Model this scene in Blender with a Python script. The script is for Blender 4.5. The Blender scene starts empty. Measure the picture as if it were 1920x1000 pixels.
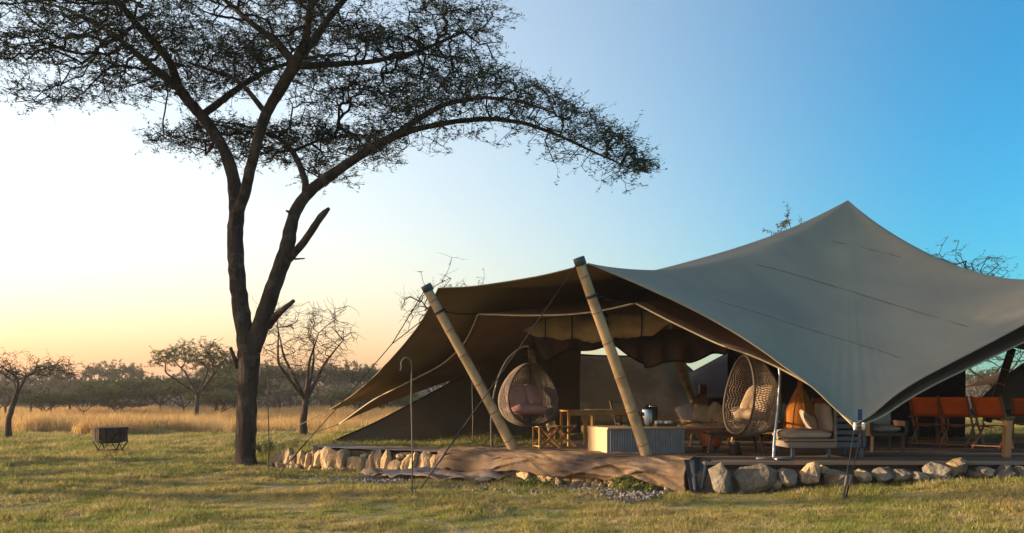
import bpy, math, random
import numpy as np
from mathutils import Matrix, Vector, noise as mnoise

scene = bpy.context.scene
C = scene.collection
R = math.radians
PI = math.pi

# ---------------------------------------------------------------- camera, sky, sun, exposure
F = 1600.0; EYE = 1.5; HOR = 745.0           # focal length in photo pixels, eye height, horizon row
cam = bpy.data.cameras.new('camera'); camo = bpy.data.objects.new('camera', cam); C.objects.link(camo)
camo.location = (0, 0, EYE); camo.rotation_euler = (R(90), 0, 0)
cam.sensor_width = 36; cam.lens = 36 * F / 1920; cam.shift_y = (HOR - 500) / 1920
cam.clip_end = 6000; scene.camera = camo

SUN_AZ = -87.0     # degrees from the view direction (+Y) towards +X
SUN_EL = 9.5
w = bpy.data.worlds.new('World'); scene.world = w; w.use_nodes = True
nt = w.node_tree; nt.nodes.clear()
sky = nt.nodes.new('ShaderNodeTexSky'); sky.sky_type = 'NISHITA'; sky.sun_disc = False
sky.sun_elevation = R(SUN_EL); sky.sun_rotation = R(SUN_AZ)
sky.altitude = 1500; sky.air_density = 1.25; sky.dust_density = 2.2; sky.ozone_density = 2.2
az, el = R(SUN_AZ), R(SUN_EL)
SD = Vector((math.sin(az) * math.cos(el), math.cos(az) * math.cos(el), math.sin(el)))
# dusty evening air: warm forward scatter round the sun, reddened and dimmed towards the horizon on that side
def wmath(op, a, b=None, c=None):
    n = nt.nodes.new('ShaderNodeMath'); n.operation = op
    for i, x in enumerate((a, b, c)):
        if x is None: continue
        if isinstance(x, (int, float)): n.inputs[i].default_value = x
        else: nt.links.new(x, n.inputs[i])
    return n.outputs[0]
def wmix(f, a, b):
    m = nt.nodes.new('ShaderNodeMix'); m.data_type = 'RGBA'; nt.links.new(f, m.inputs['Factor'])
    m.inputs[6].default_value = (*a, 1); m.inputs[7].default_value = (*b, 1); return m.outputs[2]
def wmul(a, b):
    m = nt.nodes.new('ShaderNodeMix'); m.data_type = 'RGBA'; m.blend_type = 'MULTIPLY'; m.inputs['Factor'].default_value = 1
    nt.links.new(a, m.inputs[6]); nt.links.new(b, m.inputs[7]); return m.outputs[2]
dirv = nt.nodes.new('ShaderNodeTexCoord').outputs['Generated']
dp = nt.nodes.new('ShaderNodeVectorMath'); dp.operation = 'DOT_PRODUCT'; nt.links.new(dirv, dp.inputs[0]); dp.inputs[1].default_value = SD
sp = nt.nodes.new('ShaderNodeSeparateXYZ'); nt.links.new(dirv, sp.inputs[0])
wr = nt.nodes.new('ShaderNodeMapRange'); wr.interpolation_type = 'SMOOTHSTEP'; nt.links.new(dp.outputs['Value'], wr.inputs[0]); wr.inputs[1].default_value = -.40; wr.inputs[2].default_value = .34
warm = wr.outputs[0]
low = wmath('EXPONENT', wmath('DIVIDE', wmath('MAXIMUM', sp.outputs[2], 0.0), -.150))
col = wmul(sky.outputs[0], wmix(warm, (.20, .80, 1.03), (3.0, 2.14, 1.66)))
col = wmul(col, wmix(wmath('MULTIPLY', low, wmath('MULTIPLY_ADD', warm, .75, .25)), (1, 1, 1), (.18, .05, .0)))
bg = nt.nodes.new('ShaderNodeBackground'); bg.inputs['Strength'].default_value = 0.11
wo = nt.nodes.new('ShaderNodeOutputWorld')
nt.links.new(col, bg.inputs[0]); nt.links.new(bg.outputs[0], wo.inputs[0])
sl = bpy.data.lights.new('sun', 'SUN'); so = bpy.data.objects.new('sun', sl); C.objects.link(so)
sl.energy = 5.0; sl.angle = R(0.6); sl.color = (1.0, 0.76, 0.47)
so.rotation_euler = SD.to_track_quat('Z', 'Y').to_euler(); so.location = (-30, 20, 20)
vs = scene.view_settings; vs.view_transform = 'Standard'; vs.look = 'None'; vs.gamma = 1; vs.exposure = 1.32
vs.use_curve_mapping = False

def P(u, v, Y):
    return Vector(((u - 960) * Y / F, Y, EYE + (HOR - v) * Y / F))
def onplane(u, v, z):
    return P(u, v, (EYE - z) * F / (v - HOR))
def smooth(a, b, t):
    t = np.clip((t - a) / (b - a), 0, 1); return t * t * (3 - 2 * t)

# ---------------------------------------------------------------- materials
def ramp_mix(nt, fac, c1, c2):
    m = nt.nodes.new('ShaderNodeMix'); m.data_type = 'RGBA'
    nt.links.new(fac, m.inputs['Factor'])
    for s, c in ((6, c1), (7, c2)):
        if isinstance(c, tuple): m.inputs[s].default_value = (*c[:3], 1)
        else: nt.links.new(c, m.inputs[s])
    return m.outputs[2]
def noise_fac(nt, scale, lo=.35, hi=.65, detail=5, coord=None, stretch=None, rough=.6):
    n = nt.nodes.new('ShaderNodeTexNoise'); n.inputs['Scale'].default_value = scale
    n.inputs['Detail'].default_value = detail; n.inputs['Roughness'].default_value = rough
    if coord is not None:
        if stretch:
            mp = nt.nodes.new('ShaderNodeMapping'); mp.inputs['Scale'].default_value = stretch
            nt.links.new(coord, mp.inputs[0]); coord = mp.outputs[0]
        nt.links.new(coord, n.inputs['Vector'])
    r = nt.nodes.new('ShaderNodeMapRange'); r.inputs[1].default_value = lo; r.inputs[2].default_value = hi
    nt.links.new(n.outputs[0], r.inputs[0]); return r.outputs[0]
def base(name):
    m = bpy.data.materials.new(name); m.use_nodes = True
    nt = m.node_tree; nt.nodes.clear()
    out = nt.nodes.new('ShaderNodeOutputMaterial')
    return m, nt, out
def mat(name, c1, c2=None, rough=.8, scale=6, stretch=None, bump=.3, bscale=40, metal=0, transl=0, tcol=None, spec=.3,
        objvar=0, c3=None, s3=1.2, bdist=.01):
    """two-tone noise colour + bump; optional translucency; optional per-object value shift"""
    m, nt, out = base(name)
    tc = nt.nodes.new('ShaderNodeTexCoord').outputs['Object']
    c2 = c2 or tuple(x * .7 for x in c1)
    col = ramp_mix(nt, noise_fac(nt, scale, coord=tc, stretch=stretch), c1, c2)
    if c3: col = ramp_mix(nt, noise_fac(nt, s3, .5, .68, coord=tc, detail=6), col, c3)
    if objvar:
        oi = nt.nodes.new('ShaderNodeObjectInfo'); h = nt.nodes.new('ShaderNodeHueSaturation')
        mr = nt.nodes.new('ShaderNodeMapRange'); mr.inputs[3].default_value = 1 - objvar; mr.inputs[4].default_value = 1 + objvar
        nt.links.new(oi.outputs['Random'], mr.inputs[0]); nt.links.new(mr.outputs[0], h.inputs['Value'])
        nt.links.new(col, h.inputs['Color']); col = h.outputs[0]
    b = nt.nodes.new('ShaderNodeBsdfPrincipled')
    nt.links.new(col, b.inputs['Base Color']); b.inputs['Roughness'].default_value = rough
    b.inputs['Metallic'].default_value = metal; b.inputs['Specular IOR Level'].default_value = spec
    if bump:
        n = nt.nodes.new('ShaderNodeTexNoise'); n.inputs['Scale'].default_value = bscale; n.inputs['Detail'].default_value = 6
        src = tc
        if stretch:
            mp = nt.nodes.new('ShaderNodeMapping'); mp.inputs['Scale'].default_value = stretch
            nt.links.new(tc, mp.inputs[0]); src = mp.outputs[0]
        nt.links.new(src, n.inputs['Vector'])
        bp = nt.nodes.new('ShaderNodeBump'); bp.inputs['Strength'].default_value = bump; bp.inputs['Distance'].default_value = bdist
        nt.links.new(n.outputs[0], bp.inputs['Height']); nt.links.new(bp.outputs[0], b.inputs['Normal'])
    sh = b.outputs[0]
    if transl:
        t = nt.nodes.new('ShaderNodeBsdfTranslucent')
        if tcol: t.inputs[0].default_value = (*tcol, 1)
        else: nt.links.new(col, t.inputs[0])
        mx = nt.nodes.new('ShaderNodeMixShader'); mx.inputs[0].default_value = transl
        nt.links.new(sh, mx.inputs[1]); nt.links.new(t.outputs[0], mx.inputs[2]); sh = mx.outputs[0]
    nt.links.new(sh, out.inputs[0])
    return m

M = {}
M['bark'] = mat('bark', (.062, .046, .035), (.022, .017, .013), .95, 5, (1, 1, .22), 1.0, 14, bdist=.06, c3=(.10, .078, .06), s3=2.5, spec=.06)
M['twig'] = mat('twig', (.040, .031, .025), (.022, .018, .015), .95, 8, bump=0, spec=.06)
M['twig_pale'] = mat('twig_pale', (.13, .105, .085), (.07, .055, .045), .95, 8, bump=0)
M['leaf'] = mat('acacia_leaf', (.036, .048, .016), (.072, .078, .026), .8, 1.3, bump=0, transl=.3)
M['leaf_far'] = mat('bush_leaf', (.046, .064, .020), (.084, .092, .028), .85, .7, bump=0, transl=.25, objvar=.25)
M['leaf_wood'] = mat('woodland_leaf', (.036, .034, .025), (.066, .056, .044), .9, .05, bump=0, transl=.15)
M['canvas_out'] = mat('canvas_outside', (.315, .283, .205), (.278, .250, .182), .85, 1.1, bump=.12, bscale=260, transl=.10, tcol=(.30, .20, .09), c3=(.245, .227, .180), s3=.45, bdist=.004, spec=.06)
M['canvas_in'] = mat('canvas_underside', (.30, .225, .130), (.25, .185, .105), .9, 1.0, bump=.12, bscale=260, transl=.22, tcol=(.36, .24, .10), bdist=.004, spec=.06)
M['seam'] = mat('seam_tape', (.205, .188, .148), None, .9, 6, bump=0, spec=.06)
M['liner'] = mat('liner_canvas', (.235, .155, .105), (.195, .128, .085), .9, 1.2, bump=.12, bscale=220, transl=.18, tcol=(.30, .17, .08), bdist=.004, spec=.06)
M['skirt'] = mat('side_canvas', (.21, .155, .10), (.16, .115, .075), .9, .8, bump=.15, bscale=200, transl=.2, tcol=(.28, .19, .09), c3=(.12, .09, .06), s3=.5, bdist=.004, spec=.06)
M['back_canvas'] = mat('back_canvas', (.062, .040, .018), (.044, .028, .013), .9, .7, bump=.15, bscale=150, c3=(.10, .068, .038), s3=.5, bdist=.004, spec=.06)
M['canvas_sky_shade'] = mat('canvas_sky_shade', (.034, .034, .042), (.026, .026, .034), .9, 1, bump=.1, bscale=150, spec=.06)  # dark blue base holds the shade and sky light on the rear slope
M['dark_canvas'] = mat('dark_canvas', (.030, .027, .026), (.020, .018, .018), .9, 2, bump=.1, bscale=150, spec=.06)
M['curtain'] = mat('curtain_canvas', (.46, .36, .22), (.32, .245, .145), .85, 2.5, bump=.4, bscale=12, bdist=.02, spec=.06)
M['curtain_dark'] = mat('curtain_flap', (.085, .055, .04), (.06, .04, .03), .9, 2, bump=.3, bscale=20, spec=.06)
M['rope'] = mat('cream_rope', (.52, .43, .29), (.38, .31, .2), .9, 60, bump=.4, bscale=200)
M['strap'] = mat('black_strap', (.02, .02, .022), None, .7, 20, bump=0)
M['bamboo'] = mat('bamboo', (.50, .355, .20), (.36, .24, .125), .55, 7, (1, 1, .15), .3, 30, c3=(.27, .17, .09), s3=3)
M['node'] = mat('bamboo_node', (.33, .22, .115), (.24, .15, .08), .7, 20)
M['cap'] = mat('green_cap', (.055, .075, .065), (.035, .05, .045), .5, 10, bump=.1)
M['steel'] = mat('steel', (.38, .39, .41), (.22, .22, .23), .4, 15, metal=.8, bump=.1)
M['rust'] = mat('rusty_steel', (.042, .026, .020), (.020, .014, .012), .85, 9, metal=.2, bump=.5, bscale=60, c3=(.075, .036, .022), s3=7)
M['iron'] = mat('rusty_rod', (.16, .12, .09), (.09, .07, .055), .8, 20, bump=.1)
M['stone'] = mat('stone', (.43, .30, .165), (.28, .19, .11), .92, 4, bump=.9, bscale=12, objvar=.28, c3=(.20, .165, .14), s3=2.5, bdist=.05, spec=.06)
M['stone_grey'] = mat('stone_grey', (.185, .155, .12), (.105, .088, .07), .92, 4, bump=.9, bscale=12, objvar=.25, c3=(.25, .215, .17), s3=2.5, bdist=.05, spec=.06)
M['gravel'] = mat('gravel', (.21, .18, .155), (.12, .10, .09), .95, 9, bump=.3, bscale=40)
M['earth'] = mat('earth', (.10, .075, .055), (.06, .045, .035), .98, 4, bump=.9, bscale=14, bdist=.05, spec=.06)
M['plank'] = mat('deck_plank', (.21, .155, .112), (.13, .098, .074), .75, 3, (.12, 2, 2), .4, 22, objvar=.22, spec=.06)
M['wood_yellow'] = mat('honey_wood', (.47, .265, .085), (.36, .19, .06), .45, 5, (1, 1, .2), .15, 40)
M['wood_red'] = mat('reddish_wood', (.30, .115, .05), (.2, .075, .035), .4, 5, (1, 1, .2), .15, 40)
M['wood_brown'] = mat('brown_wood', (.085, .045, .026), (.055, .03, .018), .5, 5, (1, 1, .2), .15, 40)
M['wood_orange'] = mat('cabinet_wood', (.42, .22, .085), (.3, .15, .06), .5, 3, (1, 1, .2), .15, 40)
M['tarp'] = mat('brown_tarp', (.235, .155, .090), (.155, .10, .062), .8, 1.6, bump=.5, bscale=16, c3=(.115, .09, .08), s3=1.2, bdist=.02, spec=.06)
M['tarp_grey'] = mat('grey_tarp', (.125, .115, .12), (.085, .08, .085), .7, 1.5, bump=.4, bscale=12, c3=(.2, .125, .075), s3=.8, bdist=.02)
M['navy'] = mat('navy_tarp', (.016, .022, .034), (.012, .016, .022), .6, 4, bump=.2)
M['wicker'] = mat('wicker', (.26, .20, .155), (.16, .12, .095), .75, 20, bump=.2)
M['wicker_dark'] = mat('dark_rim', (.075, .055, .045), (.05, .04, .03), .7, 20, bump=.1)
M['wicker_orange'] = mat('orange_wicker', (.74, .30, .05), (.58, .21, .035), .6, 14, bump=.3, transl=.25, tcol=(.7, .28, .05))
M['pink_cushion'] = mat('pink_cushion', (.40, .215, .175), (.33, .17, .14), .95, 5, bump=.2, bscale=60)
M['beige_cushion'] = mat('beige_cushion', (.38, .315, .265), (.31, .255, .21), .95, 4, bump=.2, bscale=60)
M['cream_cushion'] = mat('cream_cushion', (.42, .29, .17), (.3, .2, .12), .95, 9, bump=.2, bscale=60)
M['orange_canvas'] = mat('orange_canvas', (.72, .155, .020), (.60, .12, .016), .8, 4, bump=.15, bscale=90, transl=.25, tcol=(.7, .14, .02))
M['orange_leather'] = mat('orange_leather', (.40, .105, .03), (.3, .075, .02), .45, 6, bump=.1)
M['lit_canvas'] = mat('canvas_painted_sunlit', (.36, .17, .06), (.28, .13, .045), .85, 4, bump=.15, bscale=90)  # orange sunlight on the wing flap, put into its base colour
M['beige_canvas'] = mat('beige_canvas', (.44, .35, .24), (.36, .28, .19), .85, 4, bump=.15, bscale=90)
M['sofa_frame'] = mat('blue_grey_paint', (.085, .105, .135), (.065, .08, .105), .6, 5, bump=.2)
M['sofa_wood'] = mat('weathered_wood', (.26, .21, .165), (.18, .145, .115), .75, 4, (.2, 1, 1), .3, 30)
M['corrug'] = mat('corrugated_iron', (.27, .275, .29), (.21, .215, .225), .5, 6, metal=.3, bump=.1)
M['counter_wood'] = mat('pale_plywood', (.50, .345, .195), (.43, .29, .16), .6, 3, (1, 1, .3), .1, 30)
M['black'] = mat('black_plastic', (.015, .014, .014), None, .45, 10, bump=0)
M['chrome'] = mat('brushed_steel', (.5, .5, .5), (.4, .4, .4), .3, 12, metal=1, bump=0)
M['white'] = mat('white_ceramic', (.7, .68, .62), (.6, .58, .52), .35, 8, bump=0)
M['glass'] = mat('lantern_glass', (.5, .45, .33), (.4, .36, .27), .2, 8, bump=0, transl=.4)
M['blue_patch'] = mat('blue_webbing', (.03, .06, .16), None, .7, 10, bump=0)
M['weed'] = mat('weed_leaf', (.10, .15, .03), (.14, .16, .035), .7, 6, bump=0, transl=.4)

def grass_mat(name, cols, s1=.35, s2=1.9, transl=.45, rnd=.25):
    """world-position patches: cols = (dominant, second patch, third patch)"""
    m, nt, out = base(name)
    g = nt.nodes.new('ShaderNodeNewGeometry').outputs['Position']
    c = ramp_mix(nt, noise_fac(nt, s1, .42, .60, 4, g), cols[0], cols[1])
    c = ramp_mix(nt, noise_fac(nt, s2, .50, .66, 5, g), c, cols[2])
    c = ramp_mix(nt, noise_fac(nt, 7.0, .52, .72, 4, g), c, cols[3])
    oi = nt.nodes.new('ShaderNodeObjectInfo'); h = nt.nodes.new('ShaderNodeHueSaturation')
    mr = nt.nodes.new('ShaderNodeMapRange'); mr.inputs[3].default_value = 1 - rnd; mr.inputs[4].default_value = 1 + rnd
    nt.links.new(oi.outputs['Random'], mr.inputs[0]); nt.links.new(mr.outputs[0], h.inputs['Value'])
    nt.links.new(c, h.inputs['Color']); c = h.outputs[0]
    d = nt.nodes.new('ShaderNodeBsdfDiffuse'); t = nt.nodes.new('ShaderNodeBsdfTranslucent')
    nt.links.new(c, d.inputs[0]); nt.links.new(c, t.inputs[0])
    mx = nt.nodes.new('ShaderNodeMixShader'); mx.inputs[0].default_value = transl
    nt.links.new(d.outputs[0], mx.inputs[1]); nt.links.new(t.outputs[0], mx.inputs[2]); nt.links.new(mx.outputs[0], out.inputs[0])
    return m
M['lawn'] = grass_mat('lawn_grass', ((.40, .315, .118), (.25, .262, .066), (.50, .385, .19), (.15, .17, .05)))
M['golden'] = grass_mat('dry_grass', ((.55, .355, .15), (.49, .295, .12), (.60, .42, .19), (.43, .31, .11)), .12, .6)

def ground_mat():
    m, nt, out = base('ground_soil')
    g = nt.nodes.new('ShaderNodeNewGeometry').outputs['Position']
    c = ramp_mix(nt, noise_fac(nt, .35, .42, .60, 4, g), (.27, .215, .088), (.18, .18, .055))
    c = ramp_mix(nt, noise_fac(nt, 1.9, .50, .66, 5, g), c, (.33, .26, .15))
    c = ramp_mix(nt, noise_fac(nt, 9, .5, .75, 5, g), c, (.12, .095, .055))
    sx = nt.nodes.new('ShaderNodeSeparateXYZ'); nt.links.new(g, sx.inputs[0])
    mr = nt.nodes.new('ShaderNodeMapRange'); mr.inputs[1].default_value = 34; mr.inputs[2].default_value = 44
    nt.links.new(sx.outputs[1], mr.inputs[0])
    c = ramp_mix(nt, mr.outputs[0], c, (.30, .205, .105))
    mr = nt.nodes.new('ShaderNodeMapRange'); mr.inputs[1].default_value = 75; mr.inputs[2].default_value = 105
    nt.links.new(sx.outputs[1], mr.inputs[0])
    c = ramp_mix(nt, mr.outputs[0], c, (.19, .165, .13))
    b = nt.nodes.new('ShaderNodeBsdfDiffuse'); nt.links.new(c, b.inputs[0])
    n = nt.nodes.new('ShaderNodeTexNoise'); n.inputs['Scale'].default_value = 22; n.inputs['Detail'].default_value = 6
    nt.links.new(g, n.inputs['Vector'])
    bp = nt.nodes.new('ShaderNodeBump'); bp.inputs['Strength'].default_value = .8; bp.inputs['Distance'].default_value = .03
    nt.links.new(n.outputs[0], bp.inputs['Height']); nt.links.new(bp.outputs[0], b.inputs['Normal'])
    nt.links.new(b.outputs[0], out.inputs[0]); return m
M['ground'] = ground_mat()

# ---------------------------------------------------------------- mesh helpers
def tag(o, label=None, cat=None, group=None, kind=None):
    if label: o['label'] = label
    if cat: o['category'] = cat
    if group: o['group'] = group
    if kind: o['kind'] = kind
    return o
def thing(name, label, cat, loc=(0, 0, 0), rz=0, group=None):
    o = bpy.data.objects.new(name, None); C.objects.link(o); o.location = loc; o.rotation_euler = (0, 0, rz)
    o.empty_display_size = .1
    return tag(o, label, cat, group)
def copy_tree(o, parent=None):
    c = o.copy(); C.objects.link(c); c.parent = parent
    for ch in list(o.children): copy_tree(ch, c)
    return c
class MB:
    def __init__(s): s.v = []; s.f = []; s.n = 0; s.mi = []
    def add(s, v, f, mx=None, mi=0):
        v = np.asarray(v, float).reshape(-1, 3)
        if mx is not None:
            m = np.array(mx); v = v @ m[:3, :3].T + m[:3, 3]
        s.v.append(v); s.f.extend([tuple(i + s.n for i in q) for q in f]); s.mi.extend([mi] * len(f)); s.n += len(v)
        return s
    def box(s, c, size, rz=0, mx=None, taper=1):
        x, y, z = [a / 2 for a in size]
        v = np.array([(-x, -y, -z), (x, -y, -z), (x, y, -z), (-x, y, -z), (-x * taper, -y * taper, z), (x * taper, -y * taper, z), (x * taper, y * taper, z), (-x * taper, y * taper, z)])
        m = Matrix.Translation(c) @ Matrix.Rotation(rz, 4, 'Z')
        if mx is not None: m = mx @ m
        return s.add(v, [(0, 3, 2, 1), (4, 5, 6, 7), (0, 1, 5, 4), (1, 2, 6, 5), (2, 3, 7, 6), (3, 0, 4, 7)], m)
    def bar(s, a, b, w, h=None):
        """rectangular bar from a to b"""
        a, b = Vector(a), Vector(b); d = b - a; L = d.length; h = h or w
        q = d.to_track_quat('Z', 'Y').to_matrix().to_4x4()
        return s.box((0, 0, 0), (w, h, L), mx=Matrix.Translation((a + b) / 2) @ q)
    def tube(s, pts, rad, n=8, cap=True, closed=False, rough=0, seed=0):
        pts = np.asarray(pts, float); k = len(pts)
        rad = np.broadcast_to(np.asarray(rad, float), (k,))
        if closed: tang = np.roll(pts, -1, 0) - np.roll(pts, 1, 0)
        else: tang = np.gradient(pts, axis=0)
        tang /= (np.linalg.norm(tang, axis=1, keepdims=True) + 1e-9)
        ref = np.array((0, 0, 1.)) if abs(tang[0][2]) < .9 else np.array((1., 0, 0))
        nrm = np.cross(tang[0], ref); nrm /= np.linalg.norm(nrm)
        ang = np.arange(n) / n * 2 * PI; out = []
        rs = np.random.RandomState(seed)
        for i in range(k):
            nrm = nrm - tang[i] * nrm.dot(tang[i]); nrm /= (np.linalg.norm(nrm) + 1e-9)
            bn = np.cross(tang[i], nrm)
            r = rad[i] * (1 + rough * (rs.rand(n) - .5)) if rough else np.full(n, rad[i])
            out.append(pts[i] + (np.outer(np.cos(ang) * r, nrm) + np.outer(np.sin(ang) * r, bn)))
        f = []
        kk = k if closed else k - 1
        for i in range(kk):
            a = i * n; b = ((i + 1) % k) * n
            for j in range(n): f.append((a + j, a + (j + 1) % n, b + (j + 1) % n, b + j))
        if cap and not closed:
            f.append(tuple(range(n - 1, -1, -1))); f.append(tuple((k - 1) * n + j for j in range(n)))
        return s.add(np.concatenate(out), f)
    def lathe(s, prof, n=20, mx=None):
        prof = [(max(r, 1e-4), z) for r, z in prof]; v = []
        for r, z in prof:
            for j in range(n): v.append((r * math.cos(2 * PI * j / n), r * math.sin(2 * PI * j / n), z))
        f = []
        for i in range(len(prof) - 1):
            for j in range(n): f.append((i * n + j, i * n + (j + 1) % n, (i + 1) * n + (j + 1) % n, (i + 1) * n + j))
        f.append(tuple(range(n - 1, -1, -1))); f.append(tuple((len(prof) - 1) * n + j for j in range(n)))
        return s.add(v, f, mx)
    def grid(s, pts, closed_u=False):
        """pts: array (a,b,3)"""
        pts = np.asarray(pts, float); a, b = pts.shape[:2]; f = []
        for i in range(a - 1):
            for j in range(b if closed_u else b - 1):
                f.append((i * b + j, i * b + (j + 1) % b, (i + 1) * b + (j + 1) % b, (i + 1) * b + j))
        return s.add(pts.reshape(-1, 3), f)
    def cushion(s, size, mx=None, n=14, p=.38, wr=.03, seed=0):
        x, y, z = [a / 2 for a in size]; v = []; rs = np.random.RandomState(seed); of = rs.rand(3) * 50
        for i in range(n + 1):
            th = PI * i / n
            for j in range(2 * n):
                ph = 2 * PI * j / (2 * n)
                def pw(t, e): return math.copysign(abs(t) ** e, t)
                q = Vector((pw(math.sin(th), .75) * pw(math.cos(ph), p), pw(math.sin(th), .75) * pw(math.sin(ph), p), math.cos(th)))
                d = 1 + wr * mnoise.noise(q * 2.2 + Vector(of)) * 2
                v.append((x * q.x * d, y * q.y * d, z * q.z * d * (1 + wr * mnoise.noise(q * 4 + Vector(of)) * 2)))
        f = []
        for i in range(n):
            for j in range(2 * n): f.append((i * 2 * n + j, (i + 1) * 2 * n + j, (i + 1) * 2 * n + (j + 1) % (2 * n), i * 2 * n + (j + 1) % (2 * n)))
        return s.add(v, f, mx)
    def build(s, name, m, parent=None, smooth=True, local=False, bevel=0):
        me = bpy.data.meshes.new(name); v = np.concatenate(s.v) if s.v else np.zeros((0, 3))
        if parent is not None and not local: v = v - np.array(parent_world(parent))
        me.from_pydata(v.tolist(), [], s.f); me.update()
        for x in (m if isinstance(m, (list, tuple)) else [m]): me.materials.append(x if not isinstance(x, str) else M[x])
        if any(s.mi): me.polygons.foreach_set('material_index', s.mi)
        me.polygons.foreach_set('use_smooth', [smooth] * len(me.polygons))
        o = bpy.data.objects.new(name, me); C.objects.link(o)
        if parent is not None: o.parent = parent
        if bevel:
            b = o.modifiers.new('bevel', 'BEVEL'); b.width = bevel; b.segments = 2; b.limit_method = 'ANGLE'
        return o
def parent_world(p):
    v = Vector((0, 0, 0))
    while p is not None: v = v + Vector(p.location); p = p.parent
    return v
def nz(x, y, z=0, s=1.0): return mnoise.noise(Vector((x * s, y * s, z * s)))

# ---------------------------------------------------------------- terrain
LW0 = np.array((2.9, 13.55)); LWd = np.array((-.854, .520)); LWn = np.array((.520, .854))   # left retaining wall line
def hgt(x, y):
    x = np.asarray(x, float); y = np.asarray(y, float)
    d = (x - LW0[0]) * LWn[0] + (y - LW0[1]) * LWn[1]
    d = np.minimum(d, y - 13.55)
    h = .43 * smooth(.15, .8, d) * smooth(-6.6, -4.8, x) * (1 - smooth(35, 70, y))
    h = np.maximum(h, .27 * smooth(3.6, 8.5, x) * smooth(7, 12, y) * (1 - smooth(35, 70, y)))
    h = h + .035 * np.sin(x * .9 + 1.3 * np.sin(y * .5)) * np.sin(y * .8 + .7) * smooth(4, 9, y)
    h = h + 3.2 * smooth(150, 320, y) * (1 + .35 * np.sin(x * .012 + .8) + .25 * np.sin(x * .031))
    return h
def H(x, y): return float(hgt(x, y))
xs = np.concatenate([-np.geomspace(3000, 26, 34), np.linspace(-25, 25, 150), np.geomspace(26, 3000, 34)])
ys = np.concatenate([-np.geomspace(900, 5, 14), np.linspace(-4, 48, 170), np.geomspace(49, 5000, 60)])
XX, YY = np.meshgrid(xs, ys); ZZ = hgt(XX, YY)
o = MB().grid(np.stack([XX, YY, ZZ], -1)).build('ground', 'ground'); tag(o, kind='structure')
for p in o.data.polygons: pass

# ---------------------------------------------------------------- scatter (geometry nodes, for uncountable stuff)
protos = {}
def blade_tuft(name, n, hmin, hmax, spread, wid, lean, m, seed, segs=2):
    rs = np.random.RandomState(seed); mb = MB()
    for i in range(n):
        a = rs.rand() * 2 * PI; r = spread * math.sqrt(rs.rand()); x, y = r * math.cos(a), r * math.sin(a)
        h = hmin + (hmax - hmin) * rs.rand(); a2 = rs.rand() * 2 * PI; ln = lean * (.3 + rs.rand()) * h
        fx, fy = math.cos(a2), math.sin(a2); wx, wy = -fy * wid, fx * wid
        b0 = (x - wx, y - wy, -.02); b1 = (x + wx, y + wy, -.02)
        m0 = (x - wx * .8 + fx * ln * .35, y - wy * .8 + fy * ln * .35, h * .6); m1 = (x + wx * .8 + fx * ln * .35, y + wy * .8 + fy * ln * .35, h * .6)
        t = (x + fx * ln, y + fy * ln, h)
        mb.add([b0, b1, m1, m0, t], [(0, 1, 2, 3), (3, 2, 4)])
    me = bpy.data.meshes.new(name); me.from_pydata(np.concatenate(mb.v).tolist(), [], mb.f); me.materials.append(M[m])
    return bpy.data.objects.new(name, me)
def scatter(name, pts, rots, scl, idx, protos_list, label, cat):
    col = bpy.data.collections.new(name + '_source')
    for p in protos_list: col.objects.link(p)
    me = bpy.data.meshes.new(name); me.from_pydata(np.asarray(pts).tolist(), [], [])
    a = me.attributes.new('rot', 'FLOAT_VECTOR', 'POINT'); a.data.foreach_set('vector', np.asarray(rots, np.float32).ravel())
    a = me.attributes.new('scl', 'FLOAT', 'POINT'); a.data.foreach_set('value', np.asarray(scl, np.float32))
    a = me.attributes.new('idx', 'INT', 'POINT'); a.data.foreach_set('value', np.asarray(idx, np.int32))
    o = bpy.data.objects.new(name, me); C.objects.link(o)
    g = bpy.data.node_groups.new(name, 'GeometryNodeTree')
    g.interface.new_socket('Geometry', in_out='INPUT', socket_type='NodeSocketGeometry')
    g.interface.new_socket('Geometry', in_out='OUTPUT', socket_type='NodeSocketGeometry')
    gi = g.nodes.new('NodeGroupInput'); go = g.nodes.new('NodeGroupOutput')
    ip = g.nodes.new('GeometryNodeInstanceOnPoints'); ci = g.nodes.new('GeometryNodeCollectionInfo')
    ci.inputs['Collection'].default_value = col; ci.inputs['Separate Children'].default_value = True; ci.inputs['Reset Children'].default_value = True
    def attr(nm, t):
        n = g.nodes.new('GeometryNodeInputNamedAttribute'); n.data_type = t; n.inputs['Name'].default_value = nm; return n.outputs['Attribute']
    g.links.new(gi.outputs[0], ip.inputs['Points']); g.links.new(ci.outputs[0], ip.inputs['Instance'])
    ip.inputs['Pick Instance'].default_value = True
    g.links.new(attr('idx', 'INT'), ip.inputs['Instance Index']); g.links.new(attr('rot', 'FLOAT_VECTOR'), ip.inputs['Rotation'])
    g.links.new(attr('scl', 'FLOAT'), ip.inputs['Scale']); g.links.new(ip.outputs[0], go.inputs[0])
    md = o.modifiers.new('scatter', 'NODES'); md.node_group = g
    tag(o, label, cat, kind='stuff'); return o

rs = np.random.RandomState(4)
def wall_front(x, y):
    """True on the open lawn (not on platform)"""
    d = (x - LW0[0]) * LWn[0] + (y - LW0[1]) * LWn[1]
    return (np.minimum(d, y - 13.3) < -.12)
def deck_area(x, y):
    d = np.minimum((x - LW0[0]) * LWn[0] + (y - LW0[1]) * LWn[1], y - 13.3)
    left = (x < 1.2) & (y > 17.8) & (d > .5)
    return (d > .0) & (x > -5.3) & ~left & (y < 21) & ~((d > .9) & (x < -1.0))
# lawn
N = 150000
yy = 5.5 * (42 / 5.5) ** rs.rand(N); xx = (rs.rand(N) * 2 - 1) * (yy * .78 + 1.0)
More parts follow.
